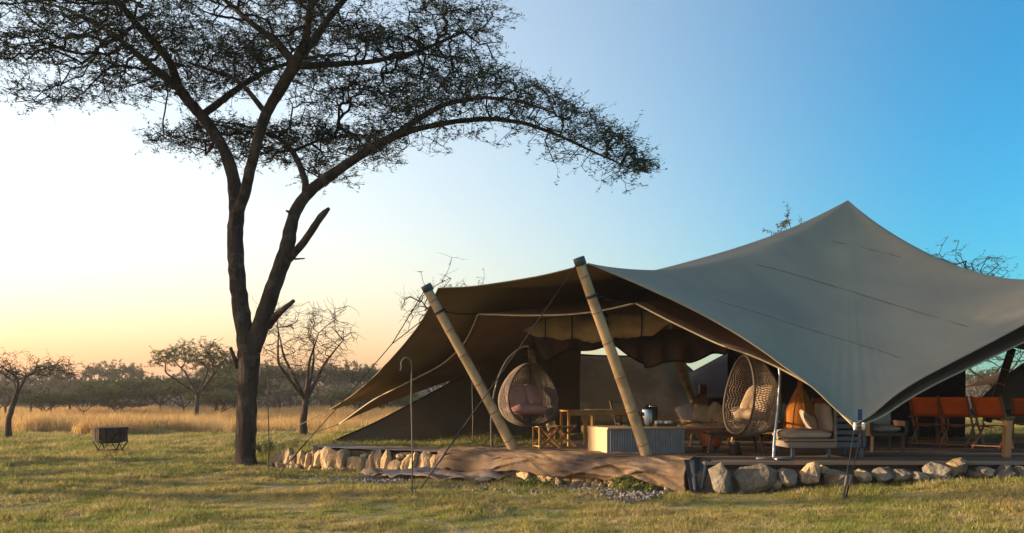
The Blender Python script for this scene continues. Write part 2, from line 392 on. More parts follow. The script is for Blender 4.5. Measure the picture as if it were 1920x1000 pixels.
# clumpiness
cl = np.array([nz(a, b, 3, .8) + .6 * nz(a, b, 7, 2.6) for a, b in zip(xx, yy)])
keep = ~deck_area(xx, yy) & (cl > -.55 + .25 * rs.rand(N))
xx, yy, cl = xx[keep], yy[keep], cl[keep]
sc = (.55 + .65 * rs.rand(len(xx))) * (1 + 1.1 * np.clip(cl, -.5, .9)) * np.clip(yy / 15, .8, 1.5)
pts = np.stack([xx, yy, hgt(xx, yy) - .005], -1)
rot = np.stack([(rs.rand(len(xx)) - .5) * .3, (rs.rand(len(xx)) - .5) * .3, rs.rand(len(xx)) * 6.28], -1)
tufts = [blade_tuft('grass_tuft', 14, .025, .085, .075, .0035, .9, 'lawn', 10 + i) for i in range(5)]
scatter('lawn_grass', pts, rot, sc, rs.randint(0, 5, len(xx)), tufts, 'short olive and tan grass of the open lawn', 'grass')
# golden tall grass band
N = 30000
yy = 33.5 + 52 * rs.rand(N) ** 1.5; xx = -48 + 62 * rs.rand(N)
edge = 35.5 + 1.2 * np.sin(xx * .5) + .8 * np.sin(xx * 1.3 + 1) + 1.5 * smooth(-8, -4, xx) + 3.0 * (rs.rand(N) ** 2.2) + np.array([2.5 * nz(a, 5, 0, .35) for a in xx])
pt = np.array([nz(a, b, 1, .25) for a, b in zip(xx, yy)])
keep = (yy > edge) & (pt > -.45) & (np.abs(xx) < yy * .7 + 3)
xx, yy, pt = xx[keep], yy[keep], pt[keep]
pts = np.stack([xx, yy, hgt(xx, yy) - .02], -1)
rot = np.stack([(rs.rand(len(xx)) - .5) * .25, (rs.rand(len(xx)) - .5) * .25, rs.rand(len(xx)) * 6.28], -1)
tall = [blade_tuft('dry_grass_tuft', 26, .25, .75, .24, .007, .55, 'golden', 30 + i) for i in range(5)]
scatter('golden_grass', pts, rot, .5 + .6 * rs.rand(len(xx)) + .7 * pt, rs.randint(0, 5, len(xx)), tall, 'tall dry golden grass beyond the lawn', 'grass')

# ---------------------------------------------------------------- trees
def grow(limbs, attractors, bf=.25, step=.3, jit=.05, seed=0, sag=0):
    """limbs: list of (points(k,3), radii(k)); returns (branch polylines with node ids, positions)"""
    rs = np.random.RandomState(seed)
    pos, plen, lim = [], [], []
    for pts, rad in limbs:
        pts = np.asarray(pts, float); L = 0
        for i in range(len(pts) - 1):
            n = max(1, int(np.linalg.norm(pts[i + 1] - pts[i]) / step))
            for k in range(n):
                pos.append(pts[i] + (pts[i + 1] - pts[i]) * k / n); plen.append(0.0)
        pos.append(pts[-1]); plen.append(0.0)
    n0 = len(pos)
    A = np.asarray(attractors, float); nA = len(A)
    cap = n0 + nA * 14; P_ = np.zeros((cap, 3)); PL = np.zeros(cap); PAR = np.full(cap, -1)
    P_[:n0] = pos; PL[:n0] = plen; n = n0
    D = np.linalg.norm(A[:, None] - P_[None, :n0], axis=2); bi = D.argmin(1); bc = D.min(1); alive = np.ones(nA, bool)
    paths = []
    for _ in range(nA):
        j = int(np.where(alive, bc, 1e9).argmin()); alive[j] = False; b = int(bi[j])
        a0 = P_[b].copy(); v = A[j] - a0; L = np.linalg.norm(v)
        k = int(min(12, max(1, round(L / step)))); ids = [b]; new0 = n
        off = rs.normal(0, 1, 3) * jit * L
        for q in range(1, k + 1):
            t = q / k
            p = a0 + v * t + off * math.sin(PI * t) + rs.normal(0, 1, 3) * jit * .4 * (q < k)
            p[2] += sag * L * math.sin(PI * t)
            P_[n] = p; PL[n] = PL[ids[-1]] + L / k; PAR[n] = ids[-1]; ids.append(n); n += 1
        paths.append(ids)
        nw = P_[new0:n]; c = np.linalg.norm(A[:, None] - nw[None], axis=2) + bf * PL[None, new0:n]
        m = c.min(1); am = c.argmin(1) + new0; up = m < bc
        bc[up] = m[up]; bi[up] = am[up]
    cnt = np.zeros(n)
    for ids in paths: cnt[ids[-1]] += 1
    for i in range(n - 1, n0 - 1, -1):
        if PAR[i] >= 0: cnt[PAR[i]] += cnt[i]
    return P_[:n], PL[:n], cnt, paths, n0
def leaf_mesh(cent, size, rs, flat=.4, aspect=.22):
    """small leaf faces (quads) at given centres"""
    n = len(cent)
    d = rs.normal(0, 1, (n, 3)); d[:, 2] *= flat; d /= np.linalg.norm(d, axis=1, keepdims=True)
    e = rs.normal(0, 1, (n, 3)); e -= d * (e * d).sum(1, keepdims=True); e /= np.linalg.norm(e, axis=1, keepdims=True)
    s = (size * (.6 + .8 * rs.rand(n)))[:, None]
    v = np.stack([cent - d * s, cent + e * s * aspect, cent + d * s, cent - e * s * aspect], 1).reshape(-1, 3)
    f = [(4 * i, 4 * i + 1, 4 * i + 2, 4 * i + 3) for i in range(n)]
    return v, f
def tree_parts(root, limbs, attr, bark, twig, leaf, seed, bf=.25, step=.3, jit=.06, rtip=.006, rexp=.42, twl=.35, ntw=3,
               nleaf=5, lsize=.03, tsides=10, rough=.12, up=.0, minr=.004, sag=0, droop=-.1, flatn=.45):
    rs = np.random.RandomState(seed + 77)
    mb = MB()
    for q, (pts, rad) in enumerate(limbs):
        pts = np.asarray(pts, float); rad = np.asarray(rad, float)
        # resample with smooth interpolation
        L = np.concatenate([[0], np.cumsum(np.linalg.norm(np.diff(pts, axis=0), axis=1))])
        k = max(len(pts), int(L[-1] / (.5 * step)) + 2); t = np.linspace(0, L[-1], k)
        pp = np.stack([np.interp(t, L, pts[:, i]) for i in range(3)], 1)
        for _ in range(2): pp[1:-1] = .25 * pp[:-2] + .5 * pp[1:-1] + .25 * pp[2:]
        rr = np.interp(t, L, rad)
        big = rad.max() > .05
        mb.tube(pp, rr, tsides if big else 6, rough=rough if big else .05, seed=q)
    trunk = mb.build('trunk', bark, root)
    P_, PL, cnt, paths, n0 = grow(limbs, attr, bf, step, jit, seed, sag)
    mb = MB(); lc = []
    for ids in paths:
        pts = P_[ids]; rad = np.maximum(minr, rtip * np.maximum(cnt[ids], 1) ** rexp)
        rad[0] = rad[1] if len(rad) > 1 else rad[0]
        mb.tube(pts, rad, 5 if rad.max() > .025 else 3, cap=False)
    n = len(P_)
    for i in range(n0, n):
        if cnt[i] > 14: continue
        for _ in range(ntw):
            if rs.rand() < .25: continue
            d = rs.normal(0, 1, 3); d[2] = d[2] * flatn + up + (droop if rs.rand() < .25 else 0); d /= np.linalg.norm(d)
            L = twl * (.4 + rs.rand()); p = P_[i]; pl = [p]
            for s_ in range(3):
                d = d + rs.normal(0, .28, 3); d /= np.linalg.norm(d); p = p + d * L / 3; pl.append(p)
            mb.tube(pl, [minr, minr * .85, minr * .7, minr * .5], 3, cap=False)
            for _k in range(nleaf):
                t = .2 + .8 * rs.rand(); a = min(2, int(t * 3)); fr = t * 3 - a
                lc.append(pl[a] * (1 - fr) + pl[a + 1] * fr + rs.normal(0, lsize * .6, 3))
    tw = tag(mb.build('twigs', twig, root), kind='stuff')
    if lc:
        v, f = leaf_mesh(np.array(lc), np.full(len(lc), lsize), rs)
        tag(MB().add(v, f).build('crown', leaf, root, smooth=False), kind='stuff')
    return root

# main acacia -------------------------------------------------------------
TY = 18.3
def limb(pts):
    """(u, v, radius px, depth offset)"""
    a = np.array([P(u, v, TY + d) for u, v, r, d in pts]); rr = np.array([r * .84 * TY / F for u, v, r, d in pts]); return a, rr
base_pt = P(460, 878, TY); base_pt.z = H(base_pt.x, TY)
main = thing('acacia_tree', 'large umbrella acacia with a forked dark trunk on the lawn beside the tent', 'tree', base_pt)
limbs = [limb(x) for x in [
    [(460, 892, 33, 0), (459, 876, 27, 0), (460, 850, 23, 0), (462, 800, 21.5, 0), (463, 740, 21, 0), (466, 690, 23, 0), (467, 655, 24, 0), (463, 630, 21, 0)],
    [(466, 672, 20, 0), (458, 620, 19, .05), (449, 560, 18.5, .1), (443, 500, 18, .2), (440, 440, 17.5, .3), (445, 390, 17, .3), (438, 335, 14.5, .4), (425, 288, 13, .5), (404, 253, 13, .6), (383, 222, 12.5, .7), (350, 187, 12, .9), (332, 160, 11, 1.0)],
    [(334, 166, 9, 1), (300, 137, 9, 1.3), (268, 112, 8, 1.6), (235, 82, 6.5, 2.0), (185, 48, 5, 2.4), (120, 15, 3.5, 2.9), (50, 0, 2, 3.2)],
    [(334, 164, 10, 1), (324, 122, 9, .8), (292, 82, 8.5, .4), (255, 46, 8, -.1), (232, 15, 7, -.6), (180, -40, 5, -1.4), (100, -80, 3, -2.0)],
    [(378, 216, 9, .7), (395, 205, 8.5, .8), (422, 184, 8, 1.2), (455, 159, 7, 1.7), (497, 134, 6, 2.3), (560, 112, 4, 3), (640, 100, 2, 3.5)],
    [(446, 400, 12, .2), (459, 365, 12, 0), (467, 325, 11.5, -.1), (484, 258, 11.5, -.3), (501, 208, 11.5, -.4), (526, 167, 12, -.6), (557, 114, 12, -.9), (572, 84, 9, -1.1), (580, 25, 7, -1.6), (595, -60, 4, -2.4)],
    [(560, 112, 9, -.9), (596, 64, 8, -.8), (632, 14, 7, -.6), (690, -50, 4, -.4), (760, -95, 2.5, 0)],
    [(553, 118, 9, -.9), (519, 80, 8, -.6), (476, 47, 6, -.2), (430, 8, 5, .2), (370, -45, 3, .5)],
    [(498, 212, 6.5, -.4), (468, 173, 5.5, .1), (441, 148, 4.5, .6), (402, 134, 3.5, 1.0), (350, 116, 2, 1.3)],
    [(562, 124, 8, -.9), (610, 122, 6.5, -.5), (700, 116, 5, .2), (790, 95, 4, .6), (870, 60, 2.5, .9)],
    [(472, 655, 20, 0), (486, 622, 19.5, 0), (503, 565, 18.5, -.1), (524, 508, 17, -.2), (539, 466, 16.5, -.3), (544, 430, 14, -.3), (552, 398, 13, -.3), (570, 370, 12.5, -.4), (590, 350, 12, -.4), (650, 308, 10.5, -.5), (700, 276, 9.5, -.5), (738, 255, 8.5, -.5), (790, 240, 6, -.5), (850, 228, 5.5, -.4), (920, 222, 5, -.3), (985, 231, 4.2, -.2), (1050, 255, 3.5, 0), (1110, 284, 2.5, .1), (1165, 308, 1.5, .2)],
    [(574, 362, 9.5, -.3), (574, 345, 8, 0), (563, 312, 7, .7), (549, 284, 6.5, 1.3), (528, 262, 5, 2.0), (495, 250, 3, 2.6)],
    [(549, 284, 5, 1.3), (600, 262, 3, 1.9), (660, 255, 2, 2.3)],
    [(735, 258, 7.5, -.5), (780, 226, 6.5, -.6), (830, 196, 5.5, -.7), (900, 182, 4, -.8), (970, 188, 2.5, -.8), (1040, 212, 1.5, -.8)],
    [(541, 486, 9, -.25), (568, 458, 8, -.45), (589, 426, 7.5, -.6), (601, 406, 7.5, -.7), (609, 398, 6.5, -.75), (617, 391, 3.5, -.8)],
    [(553, 486, 2.5, -.4), (571, 485, 1.5, -.6)],
    [(503, 612, 9, 0), (519, 590, 7.5, -.3), (536, 577, 6, -.5), (551, 564, 4, -.6)],
    [(448, 690, 7, 0), (440, 676, 6, -.1), (432, 652, 3.5, -.2)],
    [(546, 400, 4, -.3), (536, 395, 2, -.35)], [(438, 462, 4, .2), (428, 460, 2, .2)],
]]
rs = np.random.RandomState(11)
att = []
cx, cy = -5.9, TY + .2
def pad_pts(c, rx, ry, n, th=.10, tilt=(0, 0)):
    for _ in range(n):
        a = rs.rand() * 2 * PI; r = math.sqrt(rs.rand()); dx, dy = rx * r * math.cos(a), ry * r * math.sin(a)
        att.append((c[0] + dx, c[1] + dy, c[2] + th * rs.normal() + tilt[0] * dx + tilt[1] * dy - .10 * r * r))
for q in range(64):                                     # upper umbrella: many thin flat layers of foliage
    a = q * 2.399963; r = math.sqrt((q + .5) / 64) * .93; x = cx + 5.7 * r * math.cos(a); y = cy + 3.5 * r * math.sin(a)
    zl = 8.5 + (rs.rand() ** .9) * 2.1 * (1 - .5 * r * r) + .2 * r
    pad_pts((x, y, zl), .75 + .75 * rs.rand(), .7 + .5 * rs.rand(), 46, .07, (-.08 * math.cos(a), -.05 * math.sin(a)))
for u, v, d, rx in ((120, 70, 1.5, 1.5), (40, 105, 2, 1.0), (210, 130, 1.5, 1.2), (330, 60, 1, 1.3), (450, 100, 2.2, 1.2), (560, 60, 1.5, 1.3), (660, 110, 1.2, 1.4), (760, 60, .8, 1.4), (860, 30, .6, 1.2), (700, 175, 1.2, 1.3), (800, 140, .9, 1.1), (620, 190, 1.8, 1.0), (880, 75, .9, .8)):
    pad_pts(P(u, v, TY + d), rx, .8, 60, .07, (rs.normal(0, .05), 0))
for u, v, d, rx, n_ in ((340, 262, 2.0, .75, 70), (420, 240, 2.4, .85, 90), (500, 250, 2.6, .9, 100), (585, 240, 2.4, .9, 100), (660, 255, 2.2, .8, 80), (450, 280, 1.6, .7, 60), (560, 285, 1.8, .8, 70), (690, 285, 1.9, .55, 40), (620, 325, 1.4, .5, 26)):
    pad_pts(P(u, v, TY + d), rx * 1.15, .8, int(n_ * 1.5), .08)                # lower layers in the middle
uu = [690, 760, 830, 900, 960, 1040, 1110, 1170, 1215]; vtop = [240, 182, 150, 138, 140, 172, 212, 258, 300]; vbot = [285, 250, 235, 225, 225, 250, 285, 315, 322]
for _ in range(680):                                    # long right limb
    u = 690 + 525 * rs.rand() ** .9; t = rs.rand() ** 1.3; v = np.interp(u, uu, vtop) * (1 - t) + np.interp(u, uu, vbot) * t
    att.append(P(u, v, TY - .4 + rs.normal(0, .55)))
for _ in range(60):                                     # drooping sprays
    u = 700 + 480 * rs.rand(); v = np.interp(u, uu, vbot) + 10 + 45 * rs.rand() ** 1.5; att.append(P(u, v, TY - .3 + rs.normal(0, .5)))
for _ in range(170):
    u = 10 + 420 * rs.rand(); att.append(P(u, 150 + 45 * rs.rand(), TY + 1 + rs.normal(0, 1)))
tree_parts(main, limbs, att, 'bark', 'twig', 'leaf', 3, bf=.22, step=.28, jit=.04, rtip=.0065, rexp=.38, twl=.45, ntw=3, nleaf=10, lsize=.042, tsides=14, rough=.16, minr=.0042, flatn=.28, up=.06)

# unseen acacias added up-sun, left of view, their crowns shading the tent roof
for x_, y_, s_, r_, lab_ in ((-24, 20.5, .93, 1.5, 'unseen umbrella acacia added up-sun to shade the tent roof'), (-32.5, 17.6, 1.10, 1.75, 'taller unseen umbrella acacia added behind it for roof shade'), (-41, 20.5, 1.28, 1.3, 'tallest unseen umbrella acacia of the added shade group'), (-46, 16.4, 1.4, -1.7, 'wide unseen umbrella acacia at the back of the added shade group')):
    c = copy_tree(main); c.location = (x_, y_, H(x_, y_)); c.rotation_euler = (0, 0, r_); c.scale = (s_, s_, s_ * 1.10); tag(c, lab_)
# background trees --------------------------------------------------------
def simple_tree(name, label, loc, hgt_, wid, style, seed, group=None, leafy=1.0, rz=0, lean=0, trunk_frac=.35, n=260, bark='bark', leaf='leaf_far', lsize=.055, dome=.35, twig=None, twl=.4, tm=1.0):
    rs = np.random.RandomState(seed)
    t = thing(name, label, 'tree', loc, 0, group)
    base_ = np.array(loc, float); r0 = .024 * hgt_ + .02
    hf = hgt_ * trunk_frac; fork = base_ + (lean * hf, 0, hf)
    limbs = [(np.array([base_ - (0, 0, .15), base_ + (lean * hf * .2 - .04 * hf, 0, hf * .4), fork]), np.array([r0 * 1.35, r0, r0 * .85]))]
    nl = rs.randint(3, 6)
    for i in range(nl):
        a = 2 * PI * (i + rs.rand() * .6) / nl; tip = base_ + (lean * hgt_ * .5 + .36 * wid * math.cos(a), .36 * wid * math.sin(a), hgt_ * (.72 + .14 * rs.rand()))
        mid = fork + (tip - fork) * (.45, .45, .55) + rs.normal(0, .07 * hgt_, 3) * (1, 1, .3)
        limbs.append((np.array([fork - (0, 0, .05), mid, tip]), np.array([r0 * .58, r0 * .34, r0 * .12])))
    att = []
    for _ in range(n):
        a = rs.rand() * 2 * PI; r = math.sqrt(rs.rand())
        if style == 'flat': z = hgt_ * (.66 + .05 * rs.randn() + (1 - r * r) * .28 * rs.rand() + .05 * r)
        elif style == 'vase': z = hgt_ * (.42 + .58 * rs.rand()) ; r *= .35 + .65 * min(1, (z / hgt_ - .3) / .45) * (1.15 - .4 * z / hgt_)
        else: z = hgt_ * (.35 + .62 * rs.rand() * math.sqrt(max(0, 1 - r * r * .75)))
        att.append(base_ + (lean * hgt_ * .5 + .5 * wid * r * math.cos(a), .5 * wid * r * math.sin(a), z))
    tree_parts(t, limbs, att, bark, twig or ('twig' if leafy else 'twig_pale'), leaf, seed, bf=.3, step=hgt_ * .055, jit=.055, rtip=max(.007 * hgt_ / 4, .00022 * base_[1]), rexp=.38,
               twl=twl * hgt_ / 5, ntw=2, nleaf=int(5 * leafy), lsize=lsize, tsides=8, minr=.00019 * tm * base_[1], up=.15)
    return t
def gp(u, Y): x = (u - 960) * Y / F; return (x, Y, H(x, Y))
simple_tree('bare_tree', 'leafless grey tree with upswept twigs beyond the stone wall', gp(570, 33), 5.1, 4.3, 'vase', 5, leafy=0, trunk_frac=.28, n=330, bark='bark', twig='twig_pale', lean=.05, twl=.6, tm=1.5)
simple_tree('acacia_tree', 'small sparse flat acacia with a crooked trunk at the golden grass edge', gp(16, 31), 3.3, 4.8, 'flat', 8, leafy=.6, lean=.18, trunk_frac=.5, n=330, lsize=.04)
simple_tree('acacia_tree', 'leafy spreading acacia standing in the golden grass beside the big trunk', gp(370, 48), 4.9, 5.0, 'flat', 13, leafy=3, n=340, lsize=.06, trunk_frac=.33)
simple_tree('acacia_tree', 'thin acacia whose twig tips rise behind the bamboo pole', gp(846, 34), 6.2, 4.0, 'flat', 21, leafy=.5, n=200, lsize=.045)
simple_tree('acacia_tree', 'acacia whose bare crown tips show on the long slope behind the tent peak', gp(1720, 36), 7.6, 7.2, 'flat', 34, leafy=1, n=420, lsize=.06)
simple_tree('acacia_tree', 'acacia whose small flat leafy top shows over the short roof slope before the peak', gp(1474, 36), 8.5, 3.0, 'flat', 36, leafy=5, n=240, lsize=.075)
simple_tree('acacia_tree', 'twiggy acacia seen through the right-hand gap under the tent', gp(1865, 40), 4.4, 5.5, 'round', 44, leafy=.5, n=200, lsize=.05)
protoA = simple_tree('bush_acacia', 'low spreading acacia bush in the golden grass', gp(228, 62), 2.9, 6.2, 'flat', 51, 'acacia bushes along the golden grass', 3.2, n=240, trunk_frac=.3, lsize=.075)
protoB = simple_tree('bush_acacia', 'umbrella acacia standing at the edge of the plain', gp(545, 82), 4.6, 6.5, 'flat', 52, 'umbrella acacias at the edge of the plain', 3.4, n=240, lsize=.10)
protoC = simple_tree('bush_tree', 'grey twiggy tree at the edge of the plain', gp(96, 58), 3.1, 3.6, 'vase', 53, 'grey twiggy trees at the edge of the plain', .6, n=200, lsize=.05, twig='twig_pale')
protoD = simple_tree('round_tree', 'round-crowned green tree on the skyline of the plain', gp(100, 110), 6.4, 6.0, 'round', 54, 'round trees on the skyline', 3, n=300, lsize=.13)
rs = np.random.RandomState(9)
def put(proto, u, Y, s):
    c = copy_tree(proto); c['label'] = c['label'] if s > .72 else c['label'].replace('low spreading', 'small knee-high'); c.location = gp(u, Y); c.rotation_euler = (0, 0, rs.rand() * 6.28); c.scale = (s * (.9 + .3 * rs.rand()), s, s * (.9 + .2 * rs.rand())); return c
for u, Y, s in [(300, 66, 1.1), (345, 60, .95), (420, 58, 1.2), (170, 84, 1.1), (262, 76, 1.2), (405, 70, 1.0), (1215, 60, 1.0), (690, 72, .9)]: put(protoA, u, Y, s)
for q in range(26): put(protoA, (-20 + 470 * rs.rand()) if q < 15 else (490 + 330 * rs.rand()), 50 + 38 * rs.rand(), .42 + .5 * rs.rand())
for u, Y, s in [(500, 74, .95), (600, 88, 1.0), (650, 80, 1.0), (700, 92, 1.05), (760, 84, .9), (470, 95, 1.1), (215, 118, 1.35), (440, 78, 1.05), (820, 86, 1), (900, 90, 1), (1330, 80, .9), (1850, 78, 1)]: put(protoB, u, Y, s)
for u, Y, s in [(58, 60, .9), (130, 72, 1), (525, 66, .9), (622, 70, 1.1), (405, 64, 1), (10, 52, .8), (720, 76, 1), (1835, 70, 1.1), (665, 60, .8)]: put(protoC, u, Y, s)
for u, Y, s in [(25, 130, 1), (350, 150, 1.0), (540, 140, 1.0), (640, 150, .95), (745, 135, .95), (860, 140, 1), (1250, 120, .9)]: put(protoD, u, Y, s)
# far woodland: reads as one mass
rs = np.random.RandomState(2); cents = []; sizes = []
for i in range(900):
    Y = 150 + 330 * rs.rand() ** 1.3; X = (rs.rand() * 2 - 1) * (Y * .85 + 20); hh = 2.6 + 3.0 * rs.rand(); ww = 2.2 + 3.2 * rs.rand()
    k = 110; a = rs.rand(k) * 2 * PI; r = np.sqrt(rs.rand(k))
    z = H(X, Y) + hh * (.12 + .88 * rs.rand(k) * np.sqrt(1 - .8 * r * r))
    cents.append(np.stack([X + ww * r * np.cos(a), Y + ww * r * np.sin(a), z], 1)); sizes.append(np.full(k, .42))
for i in range(420):                                    # nearer scrub
    Y = 92 + 62 * rs.rand(); X = (rs.rand() * 2 - 1) * (Y * .75 + 8); hh = 1.3 + 2.6 * rs.rand() ** 1.5; ww = 1.4 + 2.4 * rs.rand()
    k = 150; a = rs.rand(k) * 2 * PI; r = np.sqrt(rs.rand(k)); z = H(X, Y) + hh * (.05 + .95 * rs.rand(k) * np.sqrt(1 - .8 * r * r))
    cents.append(np.stack([X + ww * r * np.cos(a), Y + ww * r * np.sin(a), z], 1)); sizes.append(np.full(k, .20))
v, f = leaf_mesh(np.concatenate(cents), np.concatenate(sizes), rs, .6, .6)
tag(MB().add(v, f).build('distant_woodland', 'leaf_wood', smooth=False), 'dark bush woodland far across the plain', 'woodland', kind='stuff')

# ---------------------------------------------------------------- tents
def edge_curve(ctrl, n):
    """ctrl: list of (u,v,Y) or Vector world points -> n points (smooth)"""
    pts = np.array([P(*c) if not isinstance(c, Vector) else c for c in ctrl], float)
    L = np.concatenate([[0], np.cumsum(np.linalg.norm(np.diff(pts, axis=0), axis=1))]); t = np.linspace(0, L[-1], n)
    pp = np.stack([np.interp(t, L, pts[:, i]) for i in range(3)], 1)
    for _ in range(6):
        pp[1:-1] = .25 * pp[:-2] + .5 * pp[1:-1] + .25 * pp[2:]
    return pp
def canopy(loop, peak, rings=26, expo=1.8, soft=9.0, front=None):
    loop = np.asarray(loop); n = len(loop); peak = np.asarray(peak, float); out = []
    fr = np.fft.fftfreq(n) * n
    lo = np.where(loop[:, 1] < 15.5, min(expo, 1.35), .92)
    ex = lo + (expo - lo) * smooth(1.0, 3.3, loop[:, 2])
    ex = np.real(np.fft.ifft(np.fft.fft(ex) * np.exp(-.5 * (fr * 3 * 2 * PI / n) ** 2)))
    for i in range(rings + 1):
        s = i / rings
        sig = soft * s ** 1.0
        g = np.exp(-.5 * (fr * sig * 2 * PI / n) ** 2)
        sm = np.real(np.fft.ifft(np.fft.fft(loop, axis=0) * g[:, None], axis=0))
        if front is not None:                          # the front face hangs as one broad soft sheet
            dj = np.abs((np.arange(n) - front + n / 2) % n - n / 2); wf = np.exp(-(dj / 52) ** 2)[:, None]
            g2 = np.exp(-.5 * (fr * (34 * s ** .8) * 2 * PI / n) ** 2); sm2 = np.real(np.fft.ifft(np.fft.fft(loop, axis=0) * g2[:, None], axis=0))
            sm = sm * (1 - wf) + sm2 * wf
        p = sm.copy(); hfac = s
        p[:, :2] = sm[:, :2] + (peak[:2] - sm[:, :2]) * hfac
        p[:, 2] = sm[:, 2] + (peak[2] - sm[:, 2]) * ((1 - s) * s ** ex + s * s ** expo)
        if i == 0: p = loop.copy()
        if i == rings: p[:] = peak
        out.append(p)
    return np.array(out)
def sheet(name, rings, mats, parent, closed=True, thick=.006):
    o = MB().grid(rings, closed_u=closed).build(name, mats, parent)
    me = o.data
    s = o.modifiers.new('cloth_thickness', 'SOLIDIFY'); s.thickness = thick; s.offset = 0
    if len(mats) > 1: s.material_offset = 1
    return o
def rope(mb, pts, r=.012, n=6, sag=0, k=12):
    pts = [Vector(p) for p in pts]
    if len(pts) == 2:
        a, b = pts; L = (b - a).length
        pts = [a.lerp(b, i / k) - Vector((0, 0, sag * L * 4 * (i / k) * (1 - i / k))) for i in range(k + 1)]
    return mb.tube(pts, r, n)

PEAK = P(1590, 376, 19.0)
tip_A = (618, 768, 23); tip_D = (1604, 795, 12.6)
segs = [
    ([tip_A, (660, 742, 21.5), (700, 708, 20), (750, 655, 18.2), (790, 605, 16.6), (812, 562, 15.6), (822, 540, 15.3)], 46),
    ([(822, 540, 15.3), (880, 538, 15), (950, 528, 14.6), (1020, 516, 14.1), (1075, 502, 13.7), (1104, 494, 13.6)], 30),
    ([(1104, 494, 13.6), (1184, 527, 13.45), (1264, 563, 13.3), (1330, 596, 13.15), (1386, 628, 13.0), (1430, 657, 12.9), (1470, 687, 12.85), (1526, 726, 12.75), (1570, 771, 12.65), tip_D], 60),
    ([tip_D, (1630, 782, 12.65), (1677, 740, 12.8), (1723, 711, 12.95), (1794, 674, 13.1), (1845, 648, 13.25), (1920, 608, 13.4), (2010, 556, 13.5), (2110, 500, 13.6)], 60),
    ([Vector(P(2110, 500, 13.6)), Vector((12, 15.2, 2.6)), Vector((14, 16.8, 1.6)), Vector((15.8, 18.5, 1.1))], 34),
    ([Vector((15.8, 18.5, 1.1)), Vector((14.9, 21, 2.2)), Vector((14, 24.5, 3.7))], 30),
    ([Vector((14, 24.5, 3.7)), Vector((9, 25.5, 3.2)), Vector((4.5, 25.8, 3.4)), Vector((.3, 25.6, 4.1))], 50),
    ([Vector((.3, 25.6, 4.1)), Vector(P(900, 604, 24.8)), Vector(P(870, 640, 24.5)), Vector(P(825, 680, 24)), Vector(P(760, 722, 23.6)), Vector(P(690, 748, 23.3)), Vector(P(618, 770, 23))], 46)]
loop = np.concatenate([edge_curve(c, n)[:-1] for c, n in segs])[::-1]
tent = thing('stretch_tent', 'large grey-green stretch tent with a pointed peak over the deck', 'tent', (7.5, 19, .5))
rings = canopy(loop, PEAK, 30, 1.8, 6.0, int(np.argmin(np.linalg.norm(loop - np.array(P(*tip_D)), axis=1))))
jj = np.arange(len(loop))
for i in range(1, 31):
    f_ = i / 30; tipw = np.exp(-((loop[:, 2] - 1.1) / .55) ** 2) + .45 * np.exp(-((loop[:, 2] - 3.6) / .12) ** 2)
    wv = np.sin(jj * 1.9 + .6 * np.sin(jj * .37)) * (1 - f_) ** 2.5 * np.minimum(1, f_ * 9) * .022 * np.minimum(1, tipw)
    lw = np.array([nz(a, b, 2, .55) for a, b in rings[i][:, :2]]) * .05 * min(1, 4 * f_) * min(1, 4 * (1 - f_))
    rings[i][:, 2] += wv + lw
sheet('canopy', rings, ['canvas_in', 'canvas_out'], tent)
# seams: narrow welded strips lying on the front face of the canopy
rp = rings[:, :, :].reshape(-1, 3); rp = rp[rp[:, 1] < 19.05]
ru = 960 + rp[:, 0] / rp[:, 1] * F; rv = HOR - (rp[:, 2] - EYE) / rp[:, 1] * F
def seam(ctrl, wd=.03):
    c = np.array(ctrl, float); t = np.linspace(0, 1, 60) * (len(c) - 1); k = np.arange(len(c)); us, vs_ = np.interp(t, k, c[:, 0]), np.interp(t, k, c[:, 1]); ds = []
    for u, v in zip(us, vs_):
        d2 = (ru - u) ** 2 + (rv - v) ** 2; q = np.argpartition(d2, 8)[:8]; w_ = 1 / (d2[q] + 4); A_ = np.stack([np.ones(8), ru[q] - u, rv[q] - v], 1) * np.sqrt(w_)[:, None]
        ds.append(np.linalg.lstsq(A_, rp[q, 1] * np.sqrt(w_), rcond=None)[0][0])
    ds = np.convolve(np.pad(ds, 4, mode='edge'), np.ones(9) / 9, 'valid')
    pm = np.array([P(u, v, y - .012) for u, v, y in zip(us, vs_, ds)])
    return MB().grid(np.array([pm + np.array((0, 0, wd / 2)), pm - np.array((0, 0, wd / 2))])).build('seam', 'seam', tent)
seam([(1395, 492), (1450, 504), (1520, 524), (1600, 548), (1690, 576), (1770, 600), (1830, 618)], .022)
seam([(1560, 452), (1640, 470), (1740, 496), (1840, 522)], .016)
seam([(1330, 560), (1430, 590), (1530, 622), (1640, 655), (1700, 676)], .016)
# hem cord on the front edges
for sgi in (1, 2, 3, 0):
    e = edge_curve(*segs[sgi]); MB().tube(e + np.array((0, 0, -.006)), .011, 6).build('hem_cord', 'canvas_in' if sgi < 2 else 'canvas_out', tent)
